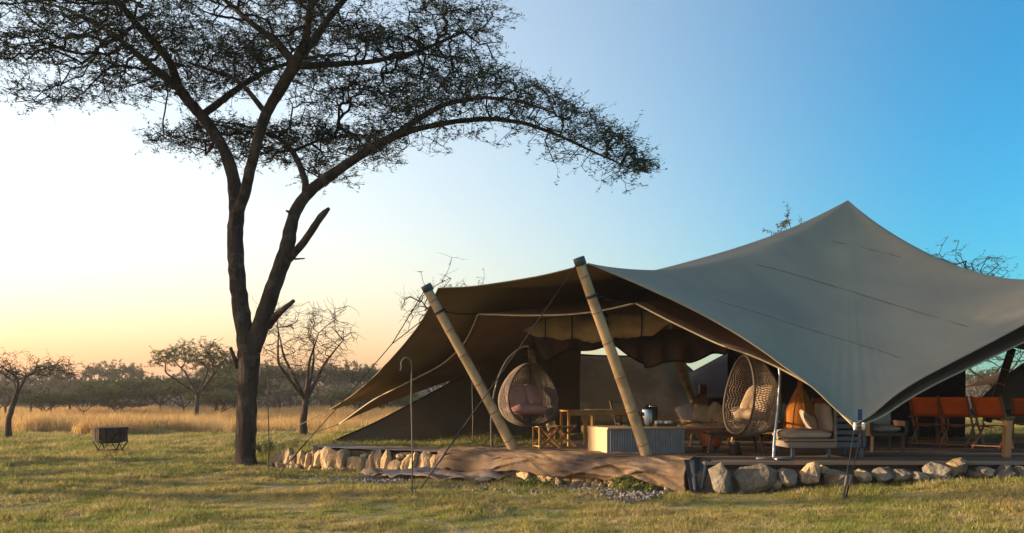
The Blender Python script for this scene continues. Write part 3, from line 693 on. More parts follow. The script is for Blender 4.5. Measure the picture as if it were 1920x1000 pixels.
# inner liner
tip_A2 = (636, 795, 22)
lsegs = [
    ([tip_A2, (700, 748, 21), (770, 714, 20), (830, 683, 18.8), (868, 648, 17.5), (888, 610, 16.5), (896, 588, 16)], 44),
    ([(896, 588, 16), (975, 591, 15.5), (1060, 590, 15.1), (1130, 582, 14.7), (1191, 567, 14.4)], 30),
    ([(1191, 567, 14.4), (1254, 600, 14.1), (1348, 645, 13.7), (1409, 665, 13.4), (1465, 690, 13.2), (1538, 731, 12.95), (1573, 771, 12.8), (1602, 799, 12.7)], 54),
    ([(1602, 799, 12.7), (1650, 784, 12.85), (1700, 748, 13.1), (1760, 715, 13.4), (1850, 673, 13.8), (1920, 640, 14.1), (2080, 575, 14.4)], 50),
    ([Vector(P(2080, 575, 14.4)), Vector((12, 17, 2.3)), Vector((13, 19, 2.2)), Vector((12.8, 22.5, 2.9))], 40),
    ([Vector((12.8, 22.5, 2.9)), Vector((9, 23.2, 2.6)), Vector(P(1300, 655, 23.2)), Vector(P(1180, 648, 23.3)), Vector(P(1080, 645, 23.5)), Vector(P(1000, 655, 23.5))], 60),
    ([(1000, 655, 23.5), (930, 678, 23.3), (870, 703, 23), (780, 737, 22.6), (700, 762, 22.3), tip_A2], 44)]
lloop = np.concatenate([edge_curve(c, n)[:-1] for c, n in lsegs])[::-1]
lin = thing('tent_liner', 'brown inner canvas liner with a cream rope edge under the tent', 'tent liner', (7.4, 18.9, .5))
lr = canopy(lloop, (7.4, 18.9, 5.1), 26, 1.25, 10)
op = rings.reshape(-1, 3); lf = lr.reshape(-1, 3)
for q in range(len(lloop), len(lf), 400):
    e_ = min(q + 400, len(lf)); d2 = ((lf[q:e_, None, :2] - op[None, :, :2]) ** 2).sum(2); kn = np.argpartition(d2, 4, axis=1)[:, :4]
    dd_ = np.take_along_axis(d2, kn, 1); wt = 1 / (dd_ + 1e-4); zo = (op[kn, 2] * wt).sum(1) / wt.sum(1)
    ok_ = dd_.min(1) < .5; lf[q:e_, 2] = np.where(ok_, np.minimum(lf[q:e_, 2], zo - .09), lf[q:e_, 2])
lr = lf.reshape(lr.shape)
sheet('liner_cloth', lr, ['liner'], lin)
for sgi in (0, 1, 2, 3):
    e = edge_curve(*lsegs[sgi]); MB().tube(e + np.array((0, 0, -.012)), .016, 6).build('edge_rope', 'rope', lin)

# bamboo poles
def pole(name, label, a, b, r0, r1, nodes=7, cap=True, group=None, m='bamboo'):
    a, b = Vector(a), Vector(b); t = thing(name, label, 'pole', a, 0, group); d = (b - a)
    k = 40; rr = []; pp = []
    for i in range(k + 1):
        f = i / k; pp.append(a.lerp(b, f) + Vector((.012 * math.sin(f * 5), .012 * math.cos(f * 4), 0))); rr.append(r0 + (r1 - r0) * f)
    MB().tube(pp, rr, 16).build('shaft', m, t)
    for q in range(nodes):
        f = (q + .6) / nodes; i = min(k - 1, int(f * k)); c = pp[i]; dd = d.normalized()
        MB().tube([c - dd * .016, c - dd * .006, c + dd * .006, c + dd * .016], [rr[i] * 1.01, rr[i] * 1.09, rr[i] * 1.09, rr[i] * 1.01], 16, cap=False).build('node_ring', 'node', t)
    if cap:
        dd = d.normalized(); MB().tube([b - dd * .07, b - dd * .065, b + dd * .055, b + dd * .06], [r1 * 1.05, r1 * 1.2, r1 * 1.2, r1 * 1.05], 16).build('cap', 'cap', t)
    return t
p2a, p2b = Vector((2.24, 14.1, .50)), P(1087, 490, 13.45)
p1a, p1b = Vector((.05, 15.7, .50)), P(801, 540, 15.15)
pole('bamboo_pole', 'slanted bamboo pole rising in front of the corrugated counter', p2a, p2b, .098, .078, 6)
pole('bamboo_pole', 'slanted bamboo pole holding the left corner of the tent', p1a, p1b, .094, .082, 6)
pole('bamboo_pole', 'upright bamboo pole behind the pink-cushioned egg chair', Vector((.98, 20.4, .45)), P(995, 655, 20.0), .075, .07, 9, False)
pole('bamboo_pole', 'slanted bamboo pole rising behind the wooden cabinet', onplane(1318, 800, .5), P(1272, 668, 18.2), .12, .12, 5, False, m='bamboo')
pole('bamboo_pole', 'slanted dark pole at the right-hand gap under the tent', P(1852, 790, 20), P(1898, 655, 20.2), .09, .09, 5, False, m='wood_brown')
cp = thing('tent_mast', 'central mast standing under the tent peak', 'pole', (7.48, 19.0, .5))
MB().tube([(7.48, 19, .5), (7.48, 19, 5.78)], .07, 12).build('shaft', 'wood_brown', cp)
MB().lathe([(.13, 0), (.13, .03), (.08, .06), (.07, .10)], 16, Matrix.Translation((7.48, 19, .5))).build('base_plate', 'iron', cp)

# guy ropes and stakes
def guy(label, top_pts, joint, stake, strap=.28, r=.0085, top_only=None):
    st = Vector(stake); st.z = H(st.x, st.y); t = thing('guy_rope', label, 'rope', st, 0, None); j = Vector(joint) if joint else None
    mb = MB()
    if j is not None:
        for p in top_pts: rope(mb, [p, j], r, sag=.004)
        start = j
    else: start = Vector(top_pts[0])
    low = st.lerp(start, strap); rope(mb, [start, low], r, sag=.006); mb.build('rope', 'iron' if r > .0095 else 'strap', t)
    m2 = MB(); m2.tube([low, st.lerp(start,   .02)], .013, 6); m2.build('ratchet_strap', 'strap', t)
    m3 = MB(); q = st.lerp(start, strap * .55); d = (start - st).normalized()
    m3.tube([q - d * .09, q - d * .08, q + d * .08, q + d * .09], [.012, .022, .022, .012], 8); m3.build('turnbuckle', 'iron', t)
    lean = Vector((-(start.x - st.x), -(start.y - st.y), 0)).normalized() * .12
    MB().tube([st + Vector((0, 0, -.15)) - lean * .4, st + Vector((0, 0, .10)) + lean * .4], .012, 8).build('stake', 'iron', t)
    return t
guy('long guy rope from the left bamboo pole down to a steel stake by the acacia', [p1b + Vector((-.05, 0, -.05)), P(808, 588, 15.2)], P(735, 645, 15.5), onplane(518, 893, 0))
guy('guy rope from the right bamboo pole to a stake in front of the brown tarp', [p2b + Vector((-.05, -.03, -.05))], None, onplane(781, 930, 0))
for dx in (0, .10):
    t = guy('black strap from the tent front corner down to a stake in the grass', [P(1603 + dx * 160, 797, 12.6)], None, onplane(1581 + dx * 40, 938, .05), strap=.45); t['group'] = 'straps at the tent front corner'
    c = P(1603 + dx * 160, 799, 12.55); MB().tube([c + Vector((0, 0, .05)), c, c + Vector((0, 0, -.06))], [.02, .032, .022], 8).build('shackle', 'white', t)
    if dx == 0: MB().box(P(1612, 778, 12.5), (.07, .01, .16)).build('corner_patch', 'blue_patch', tent, smooth=False)
guy('thin rope running from the upper left wing tip of the tent to the lawn', [P(*tip_A)], None, (-7.7, 25.2, 0), r=.010)
guy('thin rope running from the lower left liner tip to the lawn', [P(*tip_A2)], None, (-6.9, 22.6, 0), r=.010)
MBt = MB()
# lashings on the poles
for pa, pb, f, nm in ((p2a, p2b, .83, 0), (p1a, p1b, .86, 1)):
    c = pa.lerp(pb, f); d = (pb - pa).normalized()
    t = thing('pole_lashing', ['black strap lashed round the right bamboo pole and liner', 'black strap lashed round the left bamboo pole and liner'][nm], 'strap', c)
    mb = MB(); mb.tube([c - d * .025, c - d * .02, c + d * .02, c + d * .025], [.09, .105, .105, .09], 14, cap=False)
    mb.build('loop', 'strap', t)
    end = P(1191, 567, 14.4) if nm == 0 else P(896, 588, 16)
    m2 = MB(); rope(m2, [c + Vector((.09, .02, 0)), end], .016, sag=.03); m2.build('tail', 'strap', t)

# left side skirt
top = edge_curve([(616, 831, 19.3), (700, 795, 20), (800, 742, 21.2), (875, 701, 22.2), (935, 672, 22.9), (1010, 640, 23.2), (1090, 650, 23.2)], 60)
bot = edge_curve([(616, 834, 19.3), (700, 834, 19.7), (800, 829, 20.8), (880, 822, 22.0), (1000, 816, 22.9), (1090, 812, 23.2)], 60)
g = []
for i in range(15):
    f = i / 14; row = top * (1 - f) + bot * f; row[:, 1] += .55 * math.sin(PI * f) * np.linspace(.1, 1, 60); g.append(row)
sk = thing('canvas_side_wall', 'brown canvas side wall sweeping down to the stone wall at the left', 'canvas wall', (-1, 21.5, .43))
sheet('cloth', np.array(g), ['skirt'], sk, closed=False)
MB().tube(top, .018, 6).build('hem', 'dark_canvas', sk)
gs = np.array(g)[7]; MB().tube(gs + np.array((0, -.012, 0)), .008, 5).build('seam', 'skirt', sk)
# neighbouring tent behind
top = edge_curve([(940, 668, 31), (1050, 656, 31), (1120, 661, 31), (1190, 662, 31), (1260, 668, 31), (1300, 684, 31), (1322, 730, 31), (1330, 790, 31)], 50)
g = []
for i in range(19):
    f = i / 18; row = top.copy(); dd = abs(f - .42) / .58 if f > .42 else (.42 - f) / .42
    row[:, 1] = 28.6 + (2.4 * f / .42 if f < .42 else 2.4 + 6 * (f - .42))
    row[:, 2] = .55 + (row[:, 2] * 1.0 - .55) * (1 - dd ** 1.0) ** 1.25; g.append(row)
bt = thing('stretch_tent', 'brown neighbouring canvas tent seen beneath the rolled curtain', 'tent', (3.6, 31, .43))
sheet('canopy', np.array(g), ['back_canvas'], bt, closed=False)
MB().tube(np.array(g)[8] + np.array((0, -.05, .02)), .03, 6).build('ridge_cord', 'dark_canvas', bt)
g = []
top = edge_curve([(1286, 703, 27), (1366, 660, 27)], 24)
for i in range(10):
    f = i / 9; row = top.copy(); row[:, 2] = top[:, 2] * (1 - f) + .5 * f; row[:, 1] -= 1.6 * f; g.append(row)
bt2 = thing('canvas_side_wall', 'canvas slope of a tent behind the cabinet, painted in blue sky-lit shade', 'canvas wall', (6.5, 26, .43))
sheet('cloth', np.array(g), ['canvas_sky_shade'], bt2, closed=False)
# dark rear wall of the lounge
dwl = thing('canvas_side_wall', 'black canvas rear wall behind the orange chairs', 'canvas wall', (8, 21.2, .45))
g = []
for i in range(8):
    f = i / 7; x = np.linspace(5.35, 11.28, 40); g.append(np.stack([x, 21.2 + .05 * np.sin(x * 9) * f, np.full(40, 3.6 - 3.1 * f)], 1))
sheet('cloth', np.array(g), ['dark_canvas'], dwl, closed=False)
# right-hand wing seen through the gap
rw = thing('tent_wing', 'dark canvas wing with a painted sunlit edge behind the orange chairs', 'canvas wall', (13, 22.5, .43))
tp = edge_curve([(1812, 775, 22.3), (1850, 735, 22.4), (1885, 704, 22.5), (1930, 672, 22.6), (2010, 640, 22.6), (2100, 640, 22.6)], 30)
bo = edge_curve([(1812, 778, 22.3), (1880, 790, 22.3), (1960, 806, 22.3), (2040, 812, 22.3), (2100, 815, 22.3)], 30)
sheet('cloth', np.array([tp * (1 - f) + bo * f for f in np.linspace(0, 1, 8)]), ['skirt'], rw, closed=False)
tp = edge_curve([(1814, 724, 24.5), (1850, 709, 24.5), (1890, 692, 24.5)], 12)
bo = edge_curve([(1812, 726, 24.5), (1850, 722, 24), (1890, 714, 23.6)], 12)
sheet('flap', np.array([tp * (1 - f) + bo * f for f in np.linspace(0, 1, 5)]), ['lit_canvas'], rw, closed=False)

# rolled-up curtain
rc = thing('rolled_curtain', 'rolled-up olive canvas curtain hanging under the liner', 'curtain', P(1120, 660, 17.2))
path = edge_curve([(972, 606, 17.6), (1010, 613, 17.5), (1060, 614, 17.3), (1120, 617, 17.0), (1190, 608, 16.6), (1240, 600, 16.3), (1262, 596, 16.2)], 70)
ring_ = []
for i, c in enumerate(path):
    f = i / 69; rr = .19 * min(1, .45 + 4 * f, .35 + 5 * (1 - f)); a = np.arange(18) / 18 * 2 * PI; row = []
    for t in a:
        k = rr * (1 + .30 * mnoise.noise(Vector((f * 9, math.cos(t) * 1.6, math.sin(t) * 1.6))) + .13 * mnoise.noise(Vector((f * 34, math.cos(t) * 3, math.sin(t) * 3))))
        row.append(c + np.array((0, math.cos(t) * k * .8, math.sin(t) * k * 1.25)))
    ring_.append(row)
MB().grid(np.array(ring_), closed_u=True).build('roll', 'curtain', rc)
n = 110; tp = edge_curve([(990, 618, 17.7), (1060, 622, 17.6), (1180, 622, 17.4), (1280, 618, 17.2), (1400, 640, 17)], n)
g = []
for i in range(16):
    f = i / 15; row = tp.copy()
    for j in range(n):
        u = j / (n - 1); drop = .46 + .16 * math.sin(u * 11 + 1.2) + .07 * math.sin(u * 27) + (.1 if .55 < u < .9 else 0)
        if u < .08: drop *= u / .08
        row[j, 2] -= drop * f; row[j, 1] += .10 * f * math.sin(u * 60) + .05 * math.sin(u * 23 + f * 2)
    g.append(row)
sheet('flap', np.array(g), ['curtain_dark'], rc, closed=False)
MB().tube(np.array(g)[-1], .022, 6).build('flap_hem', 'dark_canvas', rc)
for f in (.18, .36, .58, .80):
    i = int(f * 69); c = path[i]; a = np.arange(16) / 16 * 2 * PI
    MB().tube(np.stack([np.full(16, c[0]), c[1] + np.cos(a) * .185, c[2] + np.sin(a) * .27], 1), .012, 5, closed=True).build('tie', 'strap', rc)
for u, v, Y, lb in ((1012, 632, 19.2, 'small hanging bulb under the left end of the rolled curtain'), (1257, 612, 17.5, 'small hanging bulb near the lit end of the rolled curtain')):
    t = thing('hanging_bulb', lb, 'bulb', P(u, v, Y)); c = P(u, v, Y)
    MB().lathe([(.0, -.06), (.04, -.03), (.045, 0), (.02, .05), (.02, .08)], 12, Matrix.Translation(c)).build('bulb', 'white', t)
    MB().tube([c + Vector((0, 0, .07)), c + Vector((0, 0, .45))], .006, 5).build('cord', 'strap', t)

# ---------------------------------------------------------------- platform: walls, deck, tarps
def stone_mesh(seed, size, sub=2):
    import bmesh
    rs = np.random.RandomState(seed); bm = bmesh.new(); bmesh.ops.create_icosphere(bm, subdivisions=sub, radius=1)
    off = Vector(rs.rand(3) * 90); pl = [Vector(rs.normal(0, 1, 3)).normalized() for _ in range(9)]; dd = .58 + .30 * rs.rand(9)
    for v in bm.verts:
        p = v.co.normalized(); r = 1.0; bx_ = .86 / (abs(p.x) ** 3.2 + abs(p.y) ** 3.2 + abs(p.z) ** 3.2) ** (1 / 3.2)
        for q, d in zip(pl, dd):
            k = p.dot(q)
            if k > d: r = min(r, d / k)
        r *= bx_ * (1.08) + .12 * mnoise.noise(p * 2.1 + off) + .04 * mnoise.noise(p * 6 + off)
        v.co = Vector((p.x * size[0] * r, p.y * size[1] * r, p.z * size[2] * r))
    me = bpy.data.meshes.new('stone'); bm.to_mesh(me); bm.free(); return me
def put_stone(parent, loc, size, seed, m, rz=0, tilt=0):
    me = stone_mesh(seed, size); me.materials.append(M[m]); me.polygons.foreach_set('use_smooth', [False] * len(me.polygons))
    o = bpy.data.objects.new('stone', me); C.objects.link(o); o.parent = parent; o.location = Vector(loc) - Vector(parent.location)
    o.rotation_euler = (0, tilt, rz); return o
wall_l = thing('stone_wall', 'low dry-stone wall of upright tan boulders left of the brown tarp', 'stone wall', (-1.2, 16.1, 0))
wall_r = thing('stone_wall', 'low row of grey boulders under the right-hand deck edge', 'stone wall', (7, 13.4, .2))
rs = np.random.RandomState(6); wrot = math.atan2(LWd[1], LWd[0])
s = 9.35; k = 0
while s > .35:
    wd = .065 + .13 * rs.rand() ** 1.6; hh = .20 + .15 * rs.rand()
    if s > 8.4: hh *= .75
    if s < 5.2: hh = min(hh, .22)
    c = LW0 + LWd * (s - wd) - LWn * (.0 + .10 * rs.rand()); zb = H(*(c - LWn * .25))
    put_stone(wall_l, (c[0], c[1], zb + hh * .72), (wd * 1.22, .13 + .05 * rs.rand(), hh), 100 + k, 'stone', wrot + rs.normal(0, .25), rs.normal(0, .14)); k += 1
    if rs.rand() < .7:
        c2 = c - LWn * (.10 + .12 * rs.rand()) + LWd * rs.normal(0, .1); put_stone(wall_l, (c2[0], c2[1], zb + .04), (.05 + .08 * rs.rand(), .07, .05 + .05 * rs.rand()), 300 + k, 'stone', rs.rand() * 3, rs.normal(0, .3))
    if rs.rand() < .5 and s > 5.2:
        c2 = c + LWn * .12; put_stone(wall_l, (c2[0], c2[1], zb + .36), (.10 + .08 * rs.rand(), .1, .07), 400 + k, 'stone', rs.rand() * 3)
    s -= wd * 2 * .88
# earth core behind the stones
mb = MB()
for q in range(24):
    f0 = q / 24
    pass
pr = []
for q in range(50):
    c = LW0 + LWd * (9.3 * q / 49); tpz = .40 + .03 * nz(q * .4, 2)
    if q > 44: tpz *= 1 - (q - 44) / 7
    row = [(c[0] + LWn[0] * a, c[1] + LWn[1] * a, z) for a, z in ((-.02, -.1), (.02, tpz * .8), (.08, tpz), (1.2, tpz + .02), (2.4, tpz + .02), (2.4, -.1))]; pr.append(row)
MB().grid(np.array(pr)).build('earth_fill', 'earth', wall_l)
# right wall boulders placed after the photograph
for k, (u, v0, v1, wpx, m, tl) in enumerate([(1352, 868, 932, 44, 'stone_grey', .05), (1415, 868, 918, 78, 'stone_grey', -.35), (1478, 878, 908, 40, 'stone_grey', .1), (1519, 864, 908, 34, 'stone', .1), (1447, 890, 912, 34, 'stone_grey', .3),
        (1570, 880, 914, 56, 'stone_grey', .1), (1618, 877, 902, 28, 'stone', 0), (1655, 876, 902, 42, 'stone_grey', -.3), (1690, 876, 898, 40, 'stone_grey', -.2), (1722, 880, 900, 30, 'stone_grey', .2), (1757, 868, 896, 46, 'stone_grey', .2), (1794, 862, 890, 48, 'stone', -.35),
        (1846, 874, 892, 30, 'stone_grey', .1), (1882, 872, 898, 36, 'stone_grey', -.5), (1545, 872, 890, 26, 'stone', .2), (1830, 880, 894, 26, 'stone_grey', .3), (1915, 874, 896, 34, 'stone_grey', .2), (1960, 872, 896, 40, 'stone_grey', 0), (2010, 872, 896, 44, 'stone_grey', .3), (2065, 872, 896, 40, 'stone', 0)]):
    Y = 13.25 - .12 * rs.rand(); c = P(u, (v0 + v1) / 2, Y); hz = (v1 - v0) * Y / F / 2; put_stone(wall_r, (c.x, Y, c.z - .02), (wpx * Y / F / 2 * 1.15, .17, hz * 1.25), 500 + k, m, rs.normal(0, .3), tl)
for k in range(46):
    x = 3.05 + 8 * rs.rand(); Y = 13.12 + .2 * rs.rand(); put_stone(wall_r, (x, Y, H(x, Y - .2) + .02), (.05 + .06 * rs.rand(), .06, .05), 700 + k, 'stone_grey', rs.rand() * 3)
pr = []
for q in range(40):
    x = 2.85 + 11.5 * q / 39; row = [(x, 13.22, -.1), (x, 13.28 + .03 * nz(x, 1, 0, 3), .30), (x, 13.42, .40), (x, 16, .40)]; pr.append(row)
MB().grid(np.array(pr)).build('earth_fill', 'earth', wall_r)
# deck
deck = thing('timber_deck', 'weathered brown plank deck under the tent', 'deck', (7, 17, .40))
y = 13.42; k = 0; rs = np.random.RandomState(3)
while y < 21:
    wdt = .142; x0 = LW0[0] + (LW0[1] - y) / LWn[1] * LWn[0] * 1.0 * (LWn[1] / LWn[0]) * 0
    xl = LW0[0] - (y - LW0[1]) * (LWn[1] / LWn[0]) + .12
    if y < 13.6: xl = 2.95
    xl = max(xl, -1.1)
    if y > 17.6: xl = 1.3
    xl += .05 * rs.rand()
    cut = xl + 2 + 3 * rs.rand()
    for a, b in ((xl, cut), (cut + .006, cut + 4), (cut + 4.006, 14.2)):
        MB().box(((a + b) / 2, y, .475 + .004 * rs.rand()), (b - a, wdt - .012, .035)).build('plank', 'plank', deck, smooth=False)
    y += wdt
MB().box((8.55, 13.46, .41), (11.2, .06, .09)).build('joist', 'wood_brown', deck, smooth=False)
MB().box((8.5, 13.335, .470), (11.0, .045, .05)).build('edge_board', 'plank', deck, smooth=False)
# draped tarp over the wall edge
rsf = np.random.RandomState(19)
FOLDS = [(5 * rsf.rand(), .25 + .85 * rsf.rand(), rsf.normal(0, .28), .016 + .03 * rsf.rand(), .25 + .6 * rsf.rand(), (.035 + .07 * rsf.rand()) * (1 if rsf.rand() < .7 else -.6)) for _ in range(95)]
def drape(s0, s1, prof, n, seed, fold=.07):
    """strip along the left wall line; prof: list of (outward offset, z)"""
    g = []; m = 64; pl = np.array(prof); L = np.concatenate([[0], np.cumsum(np.linalg.norm(np.diff(pl, axis=0), axis=1))])
    for i in range(m):
        t = L[-1] * i / (m - 1); a = np.interp(t, L, pl[:, 0]); z = np.interp(t, L, pl[:, 1]); row = []
        for j in range(n):
            s = s0 + (s1 - s0) * j / (n - 1); hang = max(0, (t - L[-1] * .42) / (L[-1] * .58)); z = np.interp(t, L, pl[:, 1]) - .16 * hang * hang * max(0, 1 - (s - s0) / .7)
            k = fold * .9 * mnoise.noise(Vector((s * .7, t * 1.6, seed)))
            for fs, ft, sl_, fw, fl, fa in FOLDS:
                q_ = (t - ft - sl_ * (s - fs) - .03 * math.sin(3 * s + fs)) / fw
                if abs(q_) < 3: k += fa * math.exp(-abs(q_) ** 1.6) * math.exp(-((s - fs) / fl) ** 2)
            k += fold * .12 * mnoise.noise(Vector((s * 5, t * 9, seed)))
            kk = k * (.25 + hang); z2 = z + (.10 * mnoise.noise(Vector((s * 1.1, 3, seed))) + .05 * mnoise.noise(Vector((s * 4, 9, seed)))) * hang + (.022 * mnoise.noise(Vector((s * 3, t * 5, seed))) + .012)* (1 - hang)
            c = LW0 + LWd * s - LWn * (a + kk); row.append((c[0], c[1], max(z2, H(c[0], c[1]) * (a > .1) + .015)))
        g.append(row)
    return np.array(g)
t1 = thing('tarpaulin', 'crumpled brown tarpaulin draped over the wall edge below the counter', 'tarpaulin', (1, 14.7, .3))
sheet('sheet', drape(.05, 4.9, [(-.62, .53), (-.1, .535), (.14, .50), (.26, .40), (.29, .27), (.27, .16)], 260, 2, .075), ['tarp'], t1, closed=False, thick=.008)
t2 = thing('tarpaulin', 'grey and rust tarpaulin lying on the gravel before the stone wall', 'tarpaulin', (-1.6, 15.6, .0))
g = []
for i in range(26):
    row = []
    for j in range(110):
        s = 3.3 + 3.0 * j / 109; a = .28 + .85 * i / 25 * (.55 + .45 * math.sin(PI * min(1, (j + 12) / 120))); c = LW0 + LWd * s - LWn * a
        z = .05 + .11 * abs(mnoise.noise(Vector((s * 1.2, a * 3.2, 4)))) * 1.6 + .05 * abs(mnoise.noise(Vector((s * 3, a * 7, 8)))) + .05 * (1 - i / 25)
        row.append((c[0], c[1], H(c[0], c[1]) + z))
    g.append(row)
sheet('sheet', np.array(g), ['tarp_grey'], t2, closed=False, thick=.008)
t3 = thing('tarpaulin', 'dark navy sheet hanging at the corner between tarp and boulders', 'tarpaulin', (2.95, 13.4, .0))
tl, tr, bl, br = P(1282, 862, 13.42), P(1334, 862, 13.38), P(1296, 925, 13.2), P(1318, 915, 13.22)
g = [[list(tl.lerp(tr, j / 9).lerp(bl.lerp(br, j / 9), i / 9) + Vector((0, .03 * math.sin(j * 1.4), 0))) for j in range(10)] for i in range(10)]
sheet('sheet', np.array(g), ['navy'], t3, closed=False)
t4 = thing('tarpaulin', 'flat dark groundsheet on top of the left wall beside the side canvas', 'tarpaulin', (-1.6, 17.2, .43))
g = []
for i in range(12):
    row = []
    for j in range(60):
        s = 3.6 + 5.0 * j / 59; a = -.05 - 1.15 * i / 11; c = LW0 + LWd * s - LWn * a; row.append((c[0], c[1], .462 + .03 * mnoise.noise(Vector((s * 2, a * 4, 1)))))
    g.append(row)
sheet('sheet', np.array(g), ['tarp_grey'], t4, closed=False)
# gravel
rs = np.random.RandomState(8); mb = MB(); ico = np.array([(0, 0, 1), (1, 0, 0), (0, 1, 0), (-1, 0, 0), (0, -1, 0), (0, 0, -1)]); fc = [(0, 1, 2), (0, 2, 3), (0, 3, 4), (0, 4, 1), (5, 2, 1), (5, 3, 2), (5, 4, 3), (5, 1, 4)]
for _ in range(3400):
    s = .3 + 6.9 * rs.rand(); a = .3 + abs(rs.normal(0, .55)) + (.35 if s > 4 else 0); c = LW0 + LWd * s - LWn * a; r = .012 + .03 * rs.rand() ** 2.5
    mb.add(ico * r * (1 + .5 * rs.rand(3)) @ np.array(Matrix.Rotation(rs.rand() * 6, 3, Vector(rs.rand(3)))), fc, Matrix.Translation((c[0], c[1], H(*c) + r * .4)))
tag(mb.build('gravel', 'gravel', smooth=False), 'grey gravel strip along the foot of the stone wall', 'gravel', kind='stuff')

# ---------------------------------------------------------------- furniture
DZ = .497
def dk(u, v): p = onplane(u, v, DZ); return Vector((p.x, p.y, DZ))
# egg chairs
def egg_chair(label, bottom, RR, HH, open_dir, cushion_mat, stand_top, stand_base_pts, cut=.30, nz_=.12, stand_m='wicker_dark'):
    t = thing('egg_chair', label, 'hanging chair', bottom)
    b = Vector(bottom); od = Vector(open_dir).normalized(); nh = math.sqrt(max(1e-6, 1 - nz_ * nz_)); nrm = Vector((od.x * nh, od.y * nh, nz_)); ctr = b + Vector((0, 0, HH * .45))
    ph0 = math.atan2(od.y, od.x); d0 = cut * RR
    def pt(a, ph): r = RR * math.sin(a) * (1 - .22 * math.cos(a)); return Vector((b.x + r * math.cos(ph), b.y + r * math.sin(ph), b.z + HH * (.5 + .5 * math.cos(a))))
    ok = lambda p: (p - ctr).dot(nrm) < d0
    mb = MB(); NM, NP = 60, 50
    def emit(seq, r):
        run = []
        for p in seq:
            if ok(p): run.append(p)
            else:
                if len(run) > 1: mb.tube(run, r, 3, cap=False)
                run = []
        if len(run) > 1: mb.tube(run, r, 3, cap=False)
    for m in range(NM):
        ph = 2 * PI * m / NM; emit([pt(.10 + (PI - .14) * q / 46, ph + .05 * math.sin(q)) for q in range(47)], .0075)
    for q in range(NP):
        a = .22 + (PI - .3) * q / NP; emit([pt(a + .02 * math.sin(m * 1.7), 2 * PI * m / 90 + ph0 + PI) for m in range(91)], .0085)
    mb.build('woven_shell', 'wicker', t)
    # rim
    l1, l2 = [], []
    for q in range(161):
        a = .0001 + (PI - .0002) * q / 160; r = RR * math.sin(a) * (1 - .22 * math.cos(a)); z = HH * (.5 + .5 * math.cos(a))
        cs = (d0 - nrm.z * (z - HH * .45)) / (nh * r + 1e-9)
        if -1 <= cs <= 1: p1 = math.acos(cs); l1.append(pt(a, ph0 + p1)); l2.append(pt(a, ph0 - p1))
    MB().tube(l1 + l2[::-1], .021, 8, closed=True).build('rim', 'wicker_dark', t)
    for k in (-1, 1):
        MB().tube([pt(.02 + 2.7 * q / 40, ph0 + PI + k * .62) for q in range(41)], .015, 6).build('rib', 'wicker_dark', t)
    cz = b.z + HH * .27
    mx = Matrix.Translation((b.x - od.x * .14, b.y - od.y * .14, cz)) @ Matrix.Rotation(ph0, 4, 'Z')
    MB().cushion((RR * 1.1, RR * 1.3, .22), mx, wr=.06, seed=3).build('seat_cushion', cushion_mat, t)
    for k in (-1, 1):
        mx = Matrix.Translation((b.x - od.x * RR * .30 - od.y * k * .19, b.y - od.y * RR * .30 + od.x * k * .19, cz + .26)) @ Matrix.Rotation(ph0 + k * .25, 4, 'Z') @ Matrix.Rotation(R(62), 4, 'Y')
        MB().cushion((.50, .42, .20), mx, wr=.07, seed=5 + k).build('back_cushion', cushion_mat, t)
    tp = Vector(stand_top); egg_top = pt(0, 0)
    MB().tube([egg_top + Vector((0, 0, -.02)), tp], .009, 6).build('hanger_cord', 'strap', t)
    stn = MB().tube(edge_curve([Vector(x) for x in stand_base_pts] + [tp], 50), .024, 10).build('stand', stand_m, t)
    sb = Vector(stand_base_pts[0]); h2 = Vector((b.x, b.y, DZ))
    mbb = MB()
    for dx, dy in ((.45, 0), (-.45, 0), (0, .5), (0, -.35)):
        mbb.tube([sb + Vector((0, 0, .03)), sb + Vector((dx * .6, dy * .6, .025))], .02, 6)
    mbb.build('base', stand_m, stn)
    return t
e1 = P(992, 800, 16.5)
base1 = Vector((P(922, 838, 16.7).x, 16.7, DZ))
egg_chair('hanging wicker egg chair with pink cushions by the left bamboo pole', e1, .58, 1.22, (.52, -.85, 0), 'pink_cushion', P(992, 652, 16.5),
          [base1, P(921, 780, 16.7), P(926, 740, 16.7), P(935, 705, 16.7), P(952, 672, 16.6), P(975, 653, 16.55), P(994, 646, 16.5)], cut=.28)
e2 = P(1402, 818, 14.3)
base2 = Vector((P(1450, 864, 13.62).x, 13.62, DZ))
egg_chair('hanging wicker egg chair with cream cushions beside the orange lamp', e2, .53, 1.36, (-.96, -.22, 0), 'cream_cushion', P(1407, 655, 14.3),
          [base2, P(1452, 820, 13.7), P(1459, 760, 13.8), P(1463, 700, 13.9), P(1455, 660, 14.05), P(1432, 640, 14.2), P(1410, 640, 14.3)], cut=.30, stand_m='steel')

